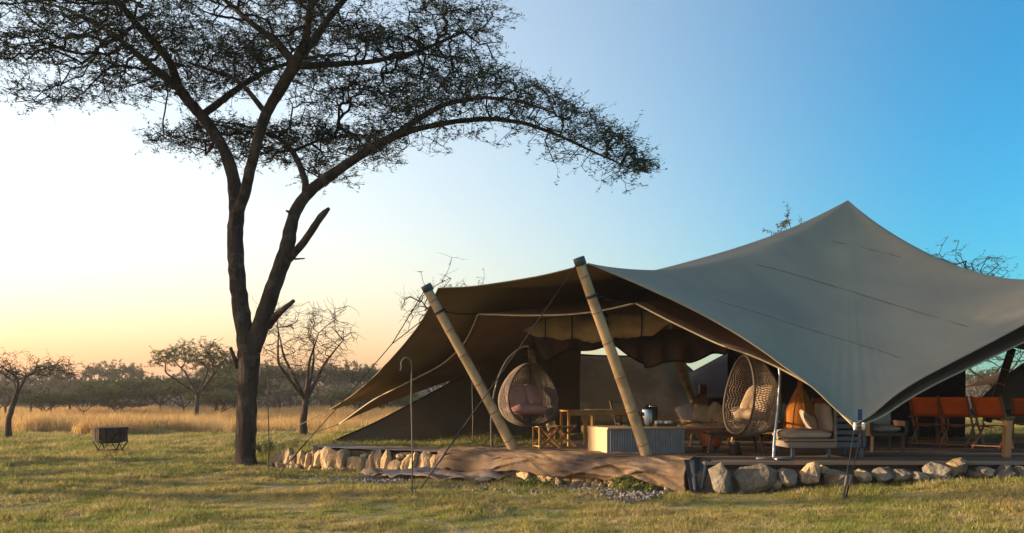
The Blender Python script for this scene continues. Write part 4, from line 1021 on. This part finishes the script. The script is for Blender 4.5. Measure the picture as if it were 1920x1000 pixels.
# counter
ctr_o = Vector((1.66, 14.75, DZ)); ca = R(20)
ct = thing('bar_counter', 'low counter with corrugated iron front and pale plywood end', 'counter', ctr_o, ca)
Lc, Dc, Hc = 1.50, .75, .45
MB().box((Lc / 2, Dc / 2, Hc / 2), (Lc - .05, Dc - .05, Hc - .02)).build('carcass', 'wood_brown', ct, local=True, smooth=False)
nn = 260; xs_ = np.linspace(.0, Lc, nn); yc = -.020 + .020 * np.sin(xs_ * 2 * PI / .05)
MB().grid(np.array([np.stack([xs_, yc, np.full(nn, z)], 1) for z in (.0, Hc - .012)])).build('corrugated_front', 'corrug', ct, local=True)
MB().box((-.012 + .0, Dc / 2, Hc / 2), (.03, Dc + .02, Hc - .005)).build('end_panel', 'counter_wood', ct, local=True, smooth=False)
MB().box((Lc / 2, Dc / 2 - .01, Hc + .012), (Lc + .06, Dc + .08, .03)).build('top', 'counter_wood', ct, local=True, smooth=False)
def cw(x, y): v = Matrix.Rotation(ca, 4, 'Z') @ Vector((x, y, 0)); return Vector((ctr_o.x + v.x, ctr_o.y + v.y, DZ + Hc + .027))
def lathe_thing(name, label, cat, loc, parts, group=None):
    t = thing(name, label, cat, loc, 0, group)
    for nm, prof, m in parts: MB().lathe(prof, 20, Matrix.Translation(loc)).build(nm, m, t)
    return t
u1 = cw(.98, .40)
lathe_thing('steel_urn', 'shiny steel drinks urn on the corrugated counter', 'urn', u1, [('body', [(.10, 0), (.105, .02), (.105, .30), (.10, .31)], 'chrome'), ('lid', [(.11, .31), (.105, .34), (.04, .36), (.02, .385), (.02, .40)], 'black'), ('foot', [(.115, -.0), (.115, .015)], 'black')])
u2 = cw(1.12, .44)
lathe_thing('black_urn', 'black drinks urn beside the shiny urn on the counter', 'urn', u2, [('body', [(.09, 0), (.095, .02), (.095, .33), (.08, .35)], 'black'), ('lid', [(.085, .35), (.08, .37), (.02, .385)], 'chrome')])
u3 = cw(.72, .42)
t = thing('coffee_maker', 'black coffee machine on the counter behind the bamboo pole', 'coffee maker', u3)
MB().box(u3 + Vector((0, 0, .03)), (.20, .24, .06)).box(u3 + Vector((0, .07, .13)), (.19, .10, .16)).box(u3 + Vector((0, .02, .24)), (.20, .22, .07)).build('body', 'black', t, smooth=False, bevel=.01)
MB().lathe([(.05, .065), (.065, .10), (.06, .15), (.045, .17)], 16, Matrix.Translation(u3 + Vector((0, -.05, 0)))).build('jug', 'chrome', t)
tr = cw(1.22, .25)
t = thing('serving_tray', 'dark serving tray at the right end of the counter', 'tray', tr, ca)
MB().box((0, 0, .012), (.42, .3, .02)).box((0, .145, .03), (.42, .012, .05)).box((0, -.145, .03), (.42, .012, .05)).box((-.205, 0, .03), (.012, .28, .05)).box((.205, 0, .03), (.012, .28, .05)).build('tray', 'wood_brown', t, local=True, smooth=False)
for k, (dx, dy) in enumerate(((-.12, -.03), (-.03, .05), (.06, -.05), (.13, .04), (-.06, .09))):
    q = tr + Vector((dx, dy, .024)); t = lathe_thing('cup', 'small white cup on the dark serving tray', 'cup', q, [('body', [(.022, 0), (.035, .03), (.04, .075), (.036, .075), (.03, .03)], 'white')], 'white cups on the serving tray')
    a = np.linspace(-1.3, 1.3, 8); MB().tube(np.stack([q.x + .035 + .022 * np.cos(a), np.full(8, q.y), q.z + .042 + .022 * np.sin(a)], 1), .004, 5).build('handle', 'white', t)

# tables
def table(label, c, L, W, Hh, m, rz=0, top_t=.035, legw=.05, inset=.05, name='table', splay=0, group=None):
    t = thing(name, label, 'table', c, rz, group)
    MB().box((0, 0, Hh - top_t / 2), (L, W, top_t)).build('tabletop', m, t, local=True, smooth=False, bevel=.006)
    for sx in (-1, 1):
        for sy in (-1, 1):
            MB().bar((sx * (L / 2 - inset + splay), sy * (W / 2 - inset + splay), 0), (sx * (L / 2 - inset), sy * (W / 2 - inset), Hh - top_t), legw).build('leg', m, t, local=True, smooth=False)
    for sy in (-1, 1): MB().box((0, sy * (W / 2 - inset), Hh - top_t - .04), (L - 2 * inset, .025, .07)).build('apron', m, t, local=True, smooth=False)
    return t
table('honey-coloured table beside the pink egg chair', dk(1082, 836), .62, .6, .74, 'wood_yellow', .25)
table('long wooden table behind the pale end of the counter', dk(1150, 833) + Vector((0, .35, 0)), 1.1, .7, .74, 'wood_yellow', .1)
table('low side table with splayed legs at the right end of the counter', dk(1305, 846), .66, .5, .44, 'wood_red', .1, splay=.07, legw=.035)
# X-frame camp stools
def stool(label, c, rz, m1, m2):
    t = thing('folding_stool', label, 'stool', c, rz)
    for sy in (-.17, .17):
        for sx in (-1, 1): MB().bar((sx * .22, sy + sx * .012, 0), (-sx * .22, sy + sx * .012, .42), .028, .036).build('leg', m1 if sx > 0 else m2, t, local=True, smooth=False)
        MB().bar((-.22, sy + .03, .0), (-.22, sy + .03, .52), .026).build('upright', m1, t, local=True, smooth=False)
    for sx in (-1, 1): MB().bar((sx * .22, -.2, .43), (sx * .22, .2, .43), .03).build('rail', m1, t, local=True, smooth=False)
    MB().bar((-.22, -.2, .04), (-.22, .2, .04), .022).build('stretcher', m1, t, local=True, smooth=False)
    g = [[(x, y, .445 - .03 * math.cos(x / .22 * PI / 2)) for x in np.linspace(-.22, .22, 9)] for y in np.linspace(-.18, .18, 4)]
    o = MB().grid(np.array(g)).build('seat', 'beige_canvas', t, local=True); o.modifiers.new('thick', 'SOLIDIFY').thickness = .006
    return t
stool('folding wooden stool with crossed legs under the pink egg chair', dk(1026, 840), .35, 'wood_yellow', 'wood_red')
stool('folding wooden stool with crossed legs beside the honey table leg', dk(1058, 838), -.15, 'wood_yellow', 'wood_red')
# director chairs
def director(label, c, rz, canvas, wood, Hb=.92, group=None, name='director_chair'):
    """slanted folding chair, faces local +Y"""
    t = thing(name, label, 'chair', c, rz, group)
    for sx in (-1, 1):
        x = sx * .27
        MB().bar((x, .30, 0), (x, -.30, Hb), .026, .05).build('upright', wood, t, local=True, smooth=False)
        MB().bar((x - sx * .03, -.30, 0), (x - sx * .03, .26, .46), .026, .04).build('leg', wood, t, local=True, smooth=False)
        MB().bar((x + sx * .015, -.16, .60), (x + sx * .015, .28, .62), .05, .022).build('armrest', wood, t, local=True, smooth=False)
        MB().bar((x, .25, .44), (x, .27, .61), .024).build('arm_post', wood, t, local=True, smooth=False)
    for yy_, z in ((.27, .08), (-.27, .06), (.24, .44)): MB().bar((-.27, yy_, z), (.27, yy_, z), .024).build('stretcher', wood, t, local=True, smooth=False)
    def yb(z): return .30 - .60 * z / Hb
    g = [[(x, yb(z) + .018 * math.cos(x / .27 * PI / 2) * -1, z) for x in np.linspace(-.275, .275, 9)] for z in np.linspace(.60, Hb - .02, 6)]
    o = MB().grid(np.array(g)).build('backrest', canvas, t, local=True); o.modifiers.new('thick', 'SOLIDIFY').thickness = .008
    g = [[(x, y, .45 - .04 * math.cos(x / .27 * PI / 2) + (y - .24) * -.0) for x in np.linspace(-.27, .27, 9)] for y in np.linspace(-.06, .25, 6)]
    o = MB().grid(np.array(g)).build('seat', canvas, t, local=True); o.modifiers.new('thick', 'SOLIDIFY').thickness = .008
    return t
director('beige canvas folding chair at the table behind the counter', dk(1176, 832), PI + .3, 'beige_canvas', 'wood_brown')
gx = 'orange folding chairs set in a row'
for k, (u, v) in enumerate(((1738, 836), (1795, 838), (1860, 841))):
    director(['orange canvas folding chair next to the shaded tent corner, end of the row', 'orange canvas folding chair between two others of the row', 'orange canvas folding chair beside the wooden post, end of the row'][k], dk(u, v) + Vector((0, 0, 0)), R(-40) - .1 * k, 'orange_canvas', 'wood_red', 1.02, gx)
director('orange canvas folding chair half hidden behind the wooden post', dk(1925, 834), R(-30), 'orange_canvas', 'wood_red', 1.0)
director('orange canvas folding chair behind the wicker lamp', dk(1528, 826), R(20), 'orange_canvas', 'wood_red', 1.0)
table('long dark dining table in front of the orange chairs', Vector((10.6, 18.9, DZ)), 3.0, .9, .74, 'wood_brown', .05)
pt_ = thing('wooden_post', 'square wooden post beside the orange chairs', 'post', dk(1887, 858))
MB().bar(dk(1887, 858), dk(1887, 858) + Vector((.02, 0, .62)), .11, .10).build('post', 'wood_orange', pt_, smooth=False, bevel=.008)
MB().box(dk(1887, 858) + Vector((.02, 0, .635)), (.15, .14, .03)).build('cap', 'wood_brown', pt_, smooth=False)

# wicker lamp on a small table
lb = dk(1500, 838); LB = Vector((lb.x, lb.y, DZ + .30))
t = thing('lamp_table', 'low wooden table carrying the orange wicker lamp', 'table', lb)
MB().box(lb + Vector((0, 0, .28)), (.72, .5, .036)).build('tabletop', 'wood_yellow', t, smooth=False)
for sx in (-1, 1):
    for sy in (-1, 1): MB().bar(lb + Vector((sx * .33, sy * .2, 0)), lb + Vector((sx * .28, sy * .16, .27)), .04).build('leg', 'wood_yellow', t, smooth=False)
lamp = thing('wicker_lamp', 'orange wicker teardrop lamp behind the daybed', 'lamp', LB)
prof = [(.30, 0), (.315, .08), (.31, .20), (.285, .34), (.245, .48), (.195, .61), (.14, .73), (.085, .83), (.045, .89), (.028, .95), (.022, 1.06)]
zz = np.array([p[1] for p in prof]); rr_ = np.array([p[0] for p in prof]); mb = MB()
for q in range(84):
    z = 1.06 * q / 83; r = np.interp(z, zz, rr_); a = np.arange(28) / 28 * 2 * PI
    mb.tube(np.stack([LB.x + (r + .005 * np.cos(a * 14 + q * PI)) * np.cos(a), LB.y + (r + .005 * np.cos(a * 14 + q * PI)) * np.sin(a), np.full(28, LB.z + z)], 1), .0068, 4, closed=True)
mb.build('woven_shade', 'wicker_orange', lamp)
for k in range(8):
    a = 2 * PI * k / 8; MB().tube(np.stack([LB.x + (rr_ + .012) * math.cos(a), LB.y + (rr_ + .012) * math.sin(a), LB.z + zz], 1), .009, 5).build('rib', 'wicker_orange', lamp)

# daybed / sofa
sc_ = onplane(1478, 858, DZ); sx0 = sc_.x; sy0 = sc_.y
sofa = thing('daybed', 'blue-grey slatted wooden daybed with beige cushions at the deck edge', 'sofa', (sx0, sy0, DZ))
def sb(c, s, nm, m, bev=.006): return MB().box(Vector((sx0, sy0, DZ)) + Vector(c), s).build(nm, m, sofa, smooth=False, bevel=bev)
WB = 1.28
sb((.40, .42, .21), (.80, .84, .10), 'seat_frame', 'sofa_wood'); sb((.40, -.012, .29), (.82, .03, .04), 'front_rail', 'sofa_wood')
for cx_, cy_ in ((.10, .07), (.70, .07), (.10, .78), (1.24, .07), (1.24, .78)): sb((cx_, cy_, .08), (.06, .06, .16), 'leg', 'sofa_frame')
sb((1.02, .42, .21), (.42, .82, .09), 'side_shelf', 'sofa_frame')
sb((.79, .02, .50), (.045, .05, .66), 'corner_post', 'sofa_wood'); sb((1.27, .02, .47), (.05, .05, .60), 'corner_post', 'sofa_frame'); sb((.79, .80, .50), (.045, .05, .66), 'corner_post', 'sofa_frame')
for k in range(5): sb((1.03, .03, .31 + .105 * k), (.44, .02, .07), 'slat', 'sofa_frame', .004)
for k in range(5): sb((.80, .42, .31 + .105 * k), (.02, .72, .07), 'slat', 'sofa_frame', .004)
MB().cushion((.84, .86, .20), Matrix.Translation((sx0 + .36, sy0 + .40, DZ + .37)), wr=.04, seed=1).build('seat_cushion', 'beige_cushion', sofa)
MB().cushion((.50, .56, .18), Matrix.Translation((sx0 + .70, sy0 + .28, DZ + .66)) @ Matrix.Rotation(R(78), 4, 'Y'), wr=.05, seed=2).build('back_cushion', 'beige_cushion', sofa)
MB().cushion((.44, .46, .16), Matrix.Translation((sx0 + .60, sy0 + .64, DZ + .56)) @ Matrix.Rotation(R(55), 4, 'Y') @ Matrix.Rotation(.5, 4, 'Z'), wr=.06, seed=4).build('pillow', 'beige_cushion', sofa)

# dim armchair behind the tent corner
ac = dk(1652, 846)
t = thing('armchair', 'dark armchair with a pale cushion behind the tent corner', 'armchair', ac)
for sx in (-1, 1):
    for sy in (-1, 1): MB().bar(ac + Vector((sx * .28, sy * .28, 0)), ac + Vector((sx * .27, sy * .27, .34)), .05).build('leg', 'wood_brown', t, smooth=False)
    MB().box(ac + Vector((sx * .32, 0, .46)), (.06, .66, .22)).build('arm', 'wood_brown', t, smooth=False)
MB().box(ac + Vector((0, 0, .32)), (.66, .64, .06)).build('seat_frame', 'wood_brown', t, smooth=False)
MB().cushion((.56, .58, .16), Matrix.Translation(ac + Vector((0, 0, .42)))).build('seat_cushion', 'beige_cushion', t)
MB().cushion((.56, .62, .16), Matrix.Translation(ac + Vector((0, .25, .72))) @ Matrix.Rotation(R(80), 4, 'X')).build('back_cushion', 'beige_cushion', t)

# lounge group behind the second egg chair
def lounge(label, c, rz, seatm, W=.7, frame='wood_yellow', pill=2):
    t = thing('lounge_chair', label, 'armchair', c, rz)
    for sx in (-1, 1):
        for sy in (-1, 1): MB().bar((sx * (W / 2 + .03), sy * .34, 0), (sx * (W / 2 - .04), sy * .28, .30), .036).build('leg', frame, t, local=True, smooth=False)
        MB().bar((sx * W / 2, -.32, .52), (sx * W / 2, .32, .52), .05, .03).build('armrest', frame, t, local=True, smooth=False)
    MB().box((0, 0, .29), (W, .62, .04)).build('seat_frame', frame, t, local=True, smooth=False)
    for k in range(5): MB().box((-W / 2 + W * (k + .5) / 5, .33, .55), (.035, .025, .52)).build('back_slat', frame, t, local=True, smooth=False)
    MB().cushion((W * .96, .62, .16), Matrix.Translation((0, 0, .39)), seed=9).build('seat_cushion', seatm, t, local=True)
    for k in range(pill):
        x = (k - (pill - 1) / 2) * .32; MB().cushion((.46, .42, .17), Matrix.Translation((x, .16 - .06 * k, .66)) @ Matrix.Rotation(R(64), 4, 'X') @ Matrix.Rotation(.3 - .5 * k, 4, 'Z'), wr=.07, seed=20 + k).build('pillow', seatm if k else 'beige_cushion', t, local=True)
    return t
lounge('wooden lounge chair piled with cream pillows beside the cabinet', dk(1322, 836), .25, 'cream_cushion', .95, pill=3)
lounge('wooden lounge chair with cream seat behind the second egg chair', dk(1412, 838), -.15, 'cream_cushion', .9)
lounge('wooden lounge chair with beige cushions left of the wicker lamp', dk(1468, 834), .1, 'beige_cushion', .6, 'wood_brown', 1)
# orange bucket stool
ob = dk(1333, 848); t = thing('leather_stool', 'orange leather tub stool beside the low side table', 'stool', ob)
MB().lathe([(.15, .10), (.19, .14), (.20, .30), (.185, .40), (.16, .41), (.0, .39)], 20, Matrix.Translation(ob)).build('seat', 'orange_leather', t)
for k in range(4): a = PI / 4 + k * PI / 2; MB().bar(ob + Vector((.17 * math.cos(a), .17 * math.sin(a), 0)), ob + Vector((.12 * math.cos(a), .12 * math.sin(a), .11)), .03).build('leg', 'wood_brown', t, smooth=False)
# dark tapered-leg chair in front of egg chair
pb = dk(1378, 853); t = thing('plant_pot', 'small dark pot on the deck under the second egg chair', 'pot', pb)
MB().lathe([(.11, 0), (.12, .02), (.085, .20), (.09, .22), (.07, .22), (.065, .10)], 18, Matrix.Translation(pb)).build('body', 'black', t)
MB().lathe([(.062, .195), (.0, .20)], 14, Matrix.Translation(pb)).build('soil', 'earth', t)
table('small round-legged dark table under the second egg chair', dk(1380, 851) + Vector((0, .22, 0)), 1.05, .45, .40, 'wood_brown', .05, splay=.08, legw=.04, inset=.1, name='coffee_table')
# cabinet with boxes
cb = dk(1312, 815); t = thing('cabinet', 'upright orange wooden cabinet behind the lounge pillows', 'cabinet', cb)
MB().box(cb + Vector((0, .2, .55)), (.40, .40, 1.10)).build('body', 'wood_orange', t, smooth=False, bevel=.008)
for sx in (-1, 1): MB().box(cb + Vector((sx * .098, -.008, .58)), (.185, .02, 1.0)).build('door', 'wood_orange', t, smooth=False, bevel=.004)
for sx, dr in zip((-1, 1), [c for c in t.children if c.name.startswith('door')]): MB().tube([cb + Vector((sx * .03, -.03, .55)), cb + Vector((sx * .03, -.03, .67))], .008, 6).build('handle', 'iron', dr)
bx1 = cb + Vector((.12, .2, 1.10)); t = thing('wooden_box', 'small brown box standing on the cabinet', 'box', bx1)
MB().box(bx1 + Vector((0, 0, .11)), (.19, .19, .22)).build('body', 'wood_red', t, smooth=False, bevel=.006); MB().box(bx1 + Vector((0, 0, .228)), (.2, .2, .018)).build('lid', 'wood_brown', t, smooth=False)
bd = dk(1340, 815); t = thing('speaker_cabinet', 'tall black cupboard right of the orange cabinet', 'cabinet', bd)
MB().box(bd + Vector((.08, .25, .5)), (.42, .4, 1.0)).build('body', 'black', t, smooth=False, bevel=.01); MB().box(bd + Vector((.08, .045, .5)), (.36, .015, .9)).build('door', 'dark_canvas', t, smooth=False)
# vases near the lamp
for u, v, hgt_v, lb2 in ((1468, 832, .95, 'tall glass bottle vase left of the wicker lamp'), (1475, 830, .8, 'short glass bottle vase left of the wicker lamp')):
    c = dk(u, v) + Vector((0, .5, 0)); t = thing('bottle_stand', 'slim stand holding ' + ('a tall' if hgt_v > .9 else 'a short') + ' bottle left of the lamp', 'stand', c)
    MB().lathe([(.12, 0), (.12, .02), (.02, .03), (.02, hgt_v - .32), (.08, hgt_v - .31), (.08, hgt_v - .29)], 14, Matrix.Translation(c)).build('stand', 'wood_brown', t)
    c2 = c + Vector((0, 0, hgt_v - .29)); lathe_thing('glass_bottle', lb2, 'bottle', c2, [('body', [(.05, 0), (.06, .03), (.055, .16), (.02, .21), (.018, .28), (.022, .29)], 'glass')])

# shepherd hooks
def hook(label, foot, H_, side=-1, r=.011):
    f = Vector(foot); t = thing('shepherd_hook', label, 'hook', f)
    p = [f + Vector((0, 0, -.15)), f + Vector((.01, 0, H_ * .35)), f + Vector((-.006, 0, H_ * .7)), f + Vector((0, 0, H_ - .16))]
    for a in np.linspace(0, PI * 1.15, 14): p.append(f + Vector((side * .08 * (1 - math.cos(a)), 0, H_ - .10 + .10 * math.sin(a))))
    p.append(p[-1] + Vector((-side * -.02, 0, -.05)))
    MB().tube(p, r, 8).build('rod', 'iron', t); MB().tube([f + Vector((-.09, 0, .10)), f + Vector((.09, 0, .10))], r * .9, 6).build('step', 'iron', t); return t
f1 = onplane(772, 932, 0); f1.z = H(f1.x, f1.y); hook('tall iron shepherd hook in the grass before the grey tarpaulin', f1, 2.06)
f2 = onplane(503, 884, 0); f2.z = H(f2.x, f2.y); hook('iron shepherd hook beside the acacia trunk', f2, 2.12)
f3 = Vector((P(886, 800, 18.6).x, 18.6, H(P(886, 800, 18.6).x, 18.6))); hook('iron shepherd hook holding a lantern behind the left bamboo pole', f3, 1.75, 1)
lt = f3 + Vector((.16, 0, 1.30)); t = thing('lantern', 'small brass lantern hanging from an iron hook', 'lantern', lt)
MB().lathe([(.07, 0), (.07, .02), (.055, .03)], 12, Matrix.Translation(lt)).build('base', 'iron', t); MB().lathe([(.05, .03), (.055, .10), (.05, .17)], 12, Matrix.Translation(lt)).build('glass', 'glass', t)
MB().lathe([(.065, .17), (.05, .20), (.02, .23)], 12, Matrix.Translation(lt)).build('roof', 'iron', t)
for k in range(4): a = k * PI / 2; MB().tube([lt + Vector((.06 * math.cos(a), .06 * math.sin(a), .02)), lt + Vector((.06 * math.cos(a), .06 * math.sin(a), .18))], .005, 5).build('bar', 'iron', t)
MB().tube([lt, lt + Vector((0, 0, .34))], .004, 5).build('ring', 'iron', t)

# fire basket
fb = onplane(207, 852, 0); fb.z = H(fb.x, fb.y); t = thing('fire_basket', 'rusty iron fire basket on splayed legs out on the lawn', 'fire pit', fb)
Rb, hb, z0 = .41, .36, .35; NP_ = 16; lastp = []
for k in range(NP_):
    a = 2 * PI * k / NP_; rr2 = Rb * (1 + .0 * k)
    c = fb + Vector((Rb * math.cos(a), Rb * math.sin(a), z0 + hb / 2))
    mx = Matrix.Translation(c) @ Matrix.Rotation(a + PI / 2, 4, 'Z')
    MB().box((0, 0, 0), (2 * PI * Rb / NP_ * .82, .012, hb), mx=mx).build('side_plate', 'rust', t, smooth=False)
MB().lathe([(Rb + .004, 0), (Rb + .016, .0), (Rb + .016, .03), (Rb + .004, .03)], 28, Matrix.Translation(fb + Vector((0, 0, z0 + hb - .02)))).build('top_band', 'rust', t)
MB().lathe([(.02, -.05), (.25, -.045), (Rb - .02, 0), (Rb + .012, .02), (Rb + .012, .045), (Rb - .01, .045), (.2, -.01), (.02, -.02)], 28, Matrix.Translation(fb + Vector((0, 0, z0)))).build('bowl', 'rust', t)
for sx in (-1, 1):
    for sy in (-1, 1):
        lg = MB().tube([fb + Vector((sx * .36, sy * .22, z0)), fb + Vector((sx * .24, sy * .17, .14)), fb + Vector((sx * .24, sy * .17, .11)), fb + Vector((sx * .33, sy * .26, 0))], .02, 6).build('leg', 'rust', t)
        MB().tube([fb + Vector((sx * .13, sy * .2, z0 - .02)), fb + Vector((sx * .23, sy * .17, .12))], .011, 6).build('brace', 'rust', lg)
    MB().tube([fb + Vector((sx * .24, -.18, .125)), fb + Vector((sx * .24, .18, .125))], .012, 6).build('cross_bar', 'rust', t)
for sy in (-1, 1): MB().tube([fb + Vector((-.24, sy * .17, .125)), fb + Vector((.24, sy * .17, .125))], .014, 6).build('cross_bar', 'rust', t)

# weeds
def weed(label, c, r, h, n, seed, group):
    rs = np.random.RandomState(seed); mb = MB(); lc = []
    for _ in range(n):
        a = rs.rand() * 2 * PI; d = r * math.sqrt(rs.rand()); top = Vector(c) + Vector((d * math.cos(a) * 1.3, d * math.sin(a), h * (.4 + .6 * rs.rand())))
        b = Vector(c) + Vector((d * math.cos(a) * .5, d * math.sin(a) * .5, -.01)); mid = b.lerp(top, .5) + Vector(rs.normal(0, .03, 3)); mb.tube([b, mid, top], .003, 3, cap=False)
        for q in range(9): f = .3 + .7 * rs.rand(); lc.append(np.array(b.lerp(top, f)) + rs.normal(0, .025, 3))
    t = thing('weed_plant', label, 'plant', c, 0, group); tag(mb.build('stems', 'weed', t), kind='stuff')
    v, f = leaf_mesh(np.array(lc), np.full(len(lc), .028), rs, .8, .5); tag(MB().add(v, f).build('leaves', 'weed', t, smooth=False), kind='stuff')
for k, (u, v, r, h, n, lab) in enumerate([(512, 852, .30, .48, 26, 'leafy green weed between the acacia trunk and the stone wall'), (500, 868, .28, .30, 24, 'low green weed clump at the foot of the acacia'), (990, 914, .30, .17, 26, 'low green weed clump under the left part of the brown tarp'), (1010, 913, .22, .14, 18, 'low green weed clump under the left part of the brown tarp'), (1170, 920, .22, .30, 22, 'spiky green weed growing up in front of the brown tarp'), (1215, 922, .18, .16, 16, 'small green weed before the orange stones under the tarp'),
        (437, 842, .22, .32, 18, 'yellow-green weed on the far side of the acacia trunk'), (826, 831, .16, .12, 12, 'small weed on the wall top by the side canvas')]):
    if v > 835: p = onplane(u, v, 0); p.z = H(p.x, p.y)
    else: p = P(u, v, 19.6); p.z = H(p.x, p.y)
    weed(lab, p, r, h, n, 40 + k, 'weeds along the wall')

# ---------------------------------------------------------------- haze over the plain
hm, hnt, hout = base('haze_air')
pv = hnt.nodes.new('ShaderNodeVolumePrincipled'); pv.inputs['Color'].default_value = (.90, .86, .86, 1); pv.inputs['Density'].default_value = .0006; pv.inputs['Anisotropy'].default_value = .3
hnt.links.new(pv.outputs[0], hout.inputs['Volume'])
hz = MB().box((0, 2000, 8.6), (6200, 6100, 20)).build('haze', hm, smooth=False); tag(hz, 'thin pale evening haze over the plain', 'haze', kind='stuff')
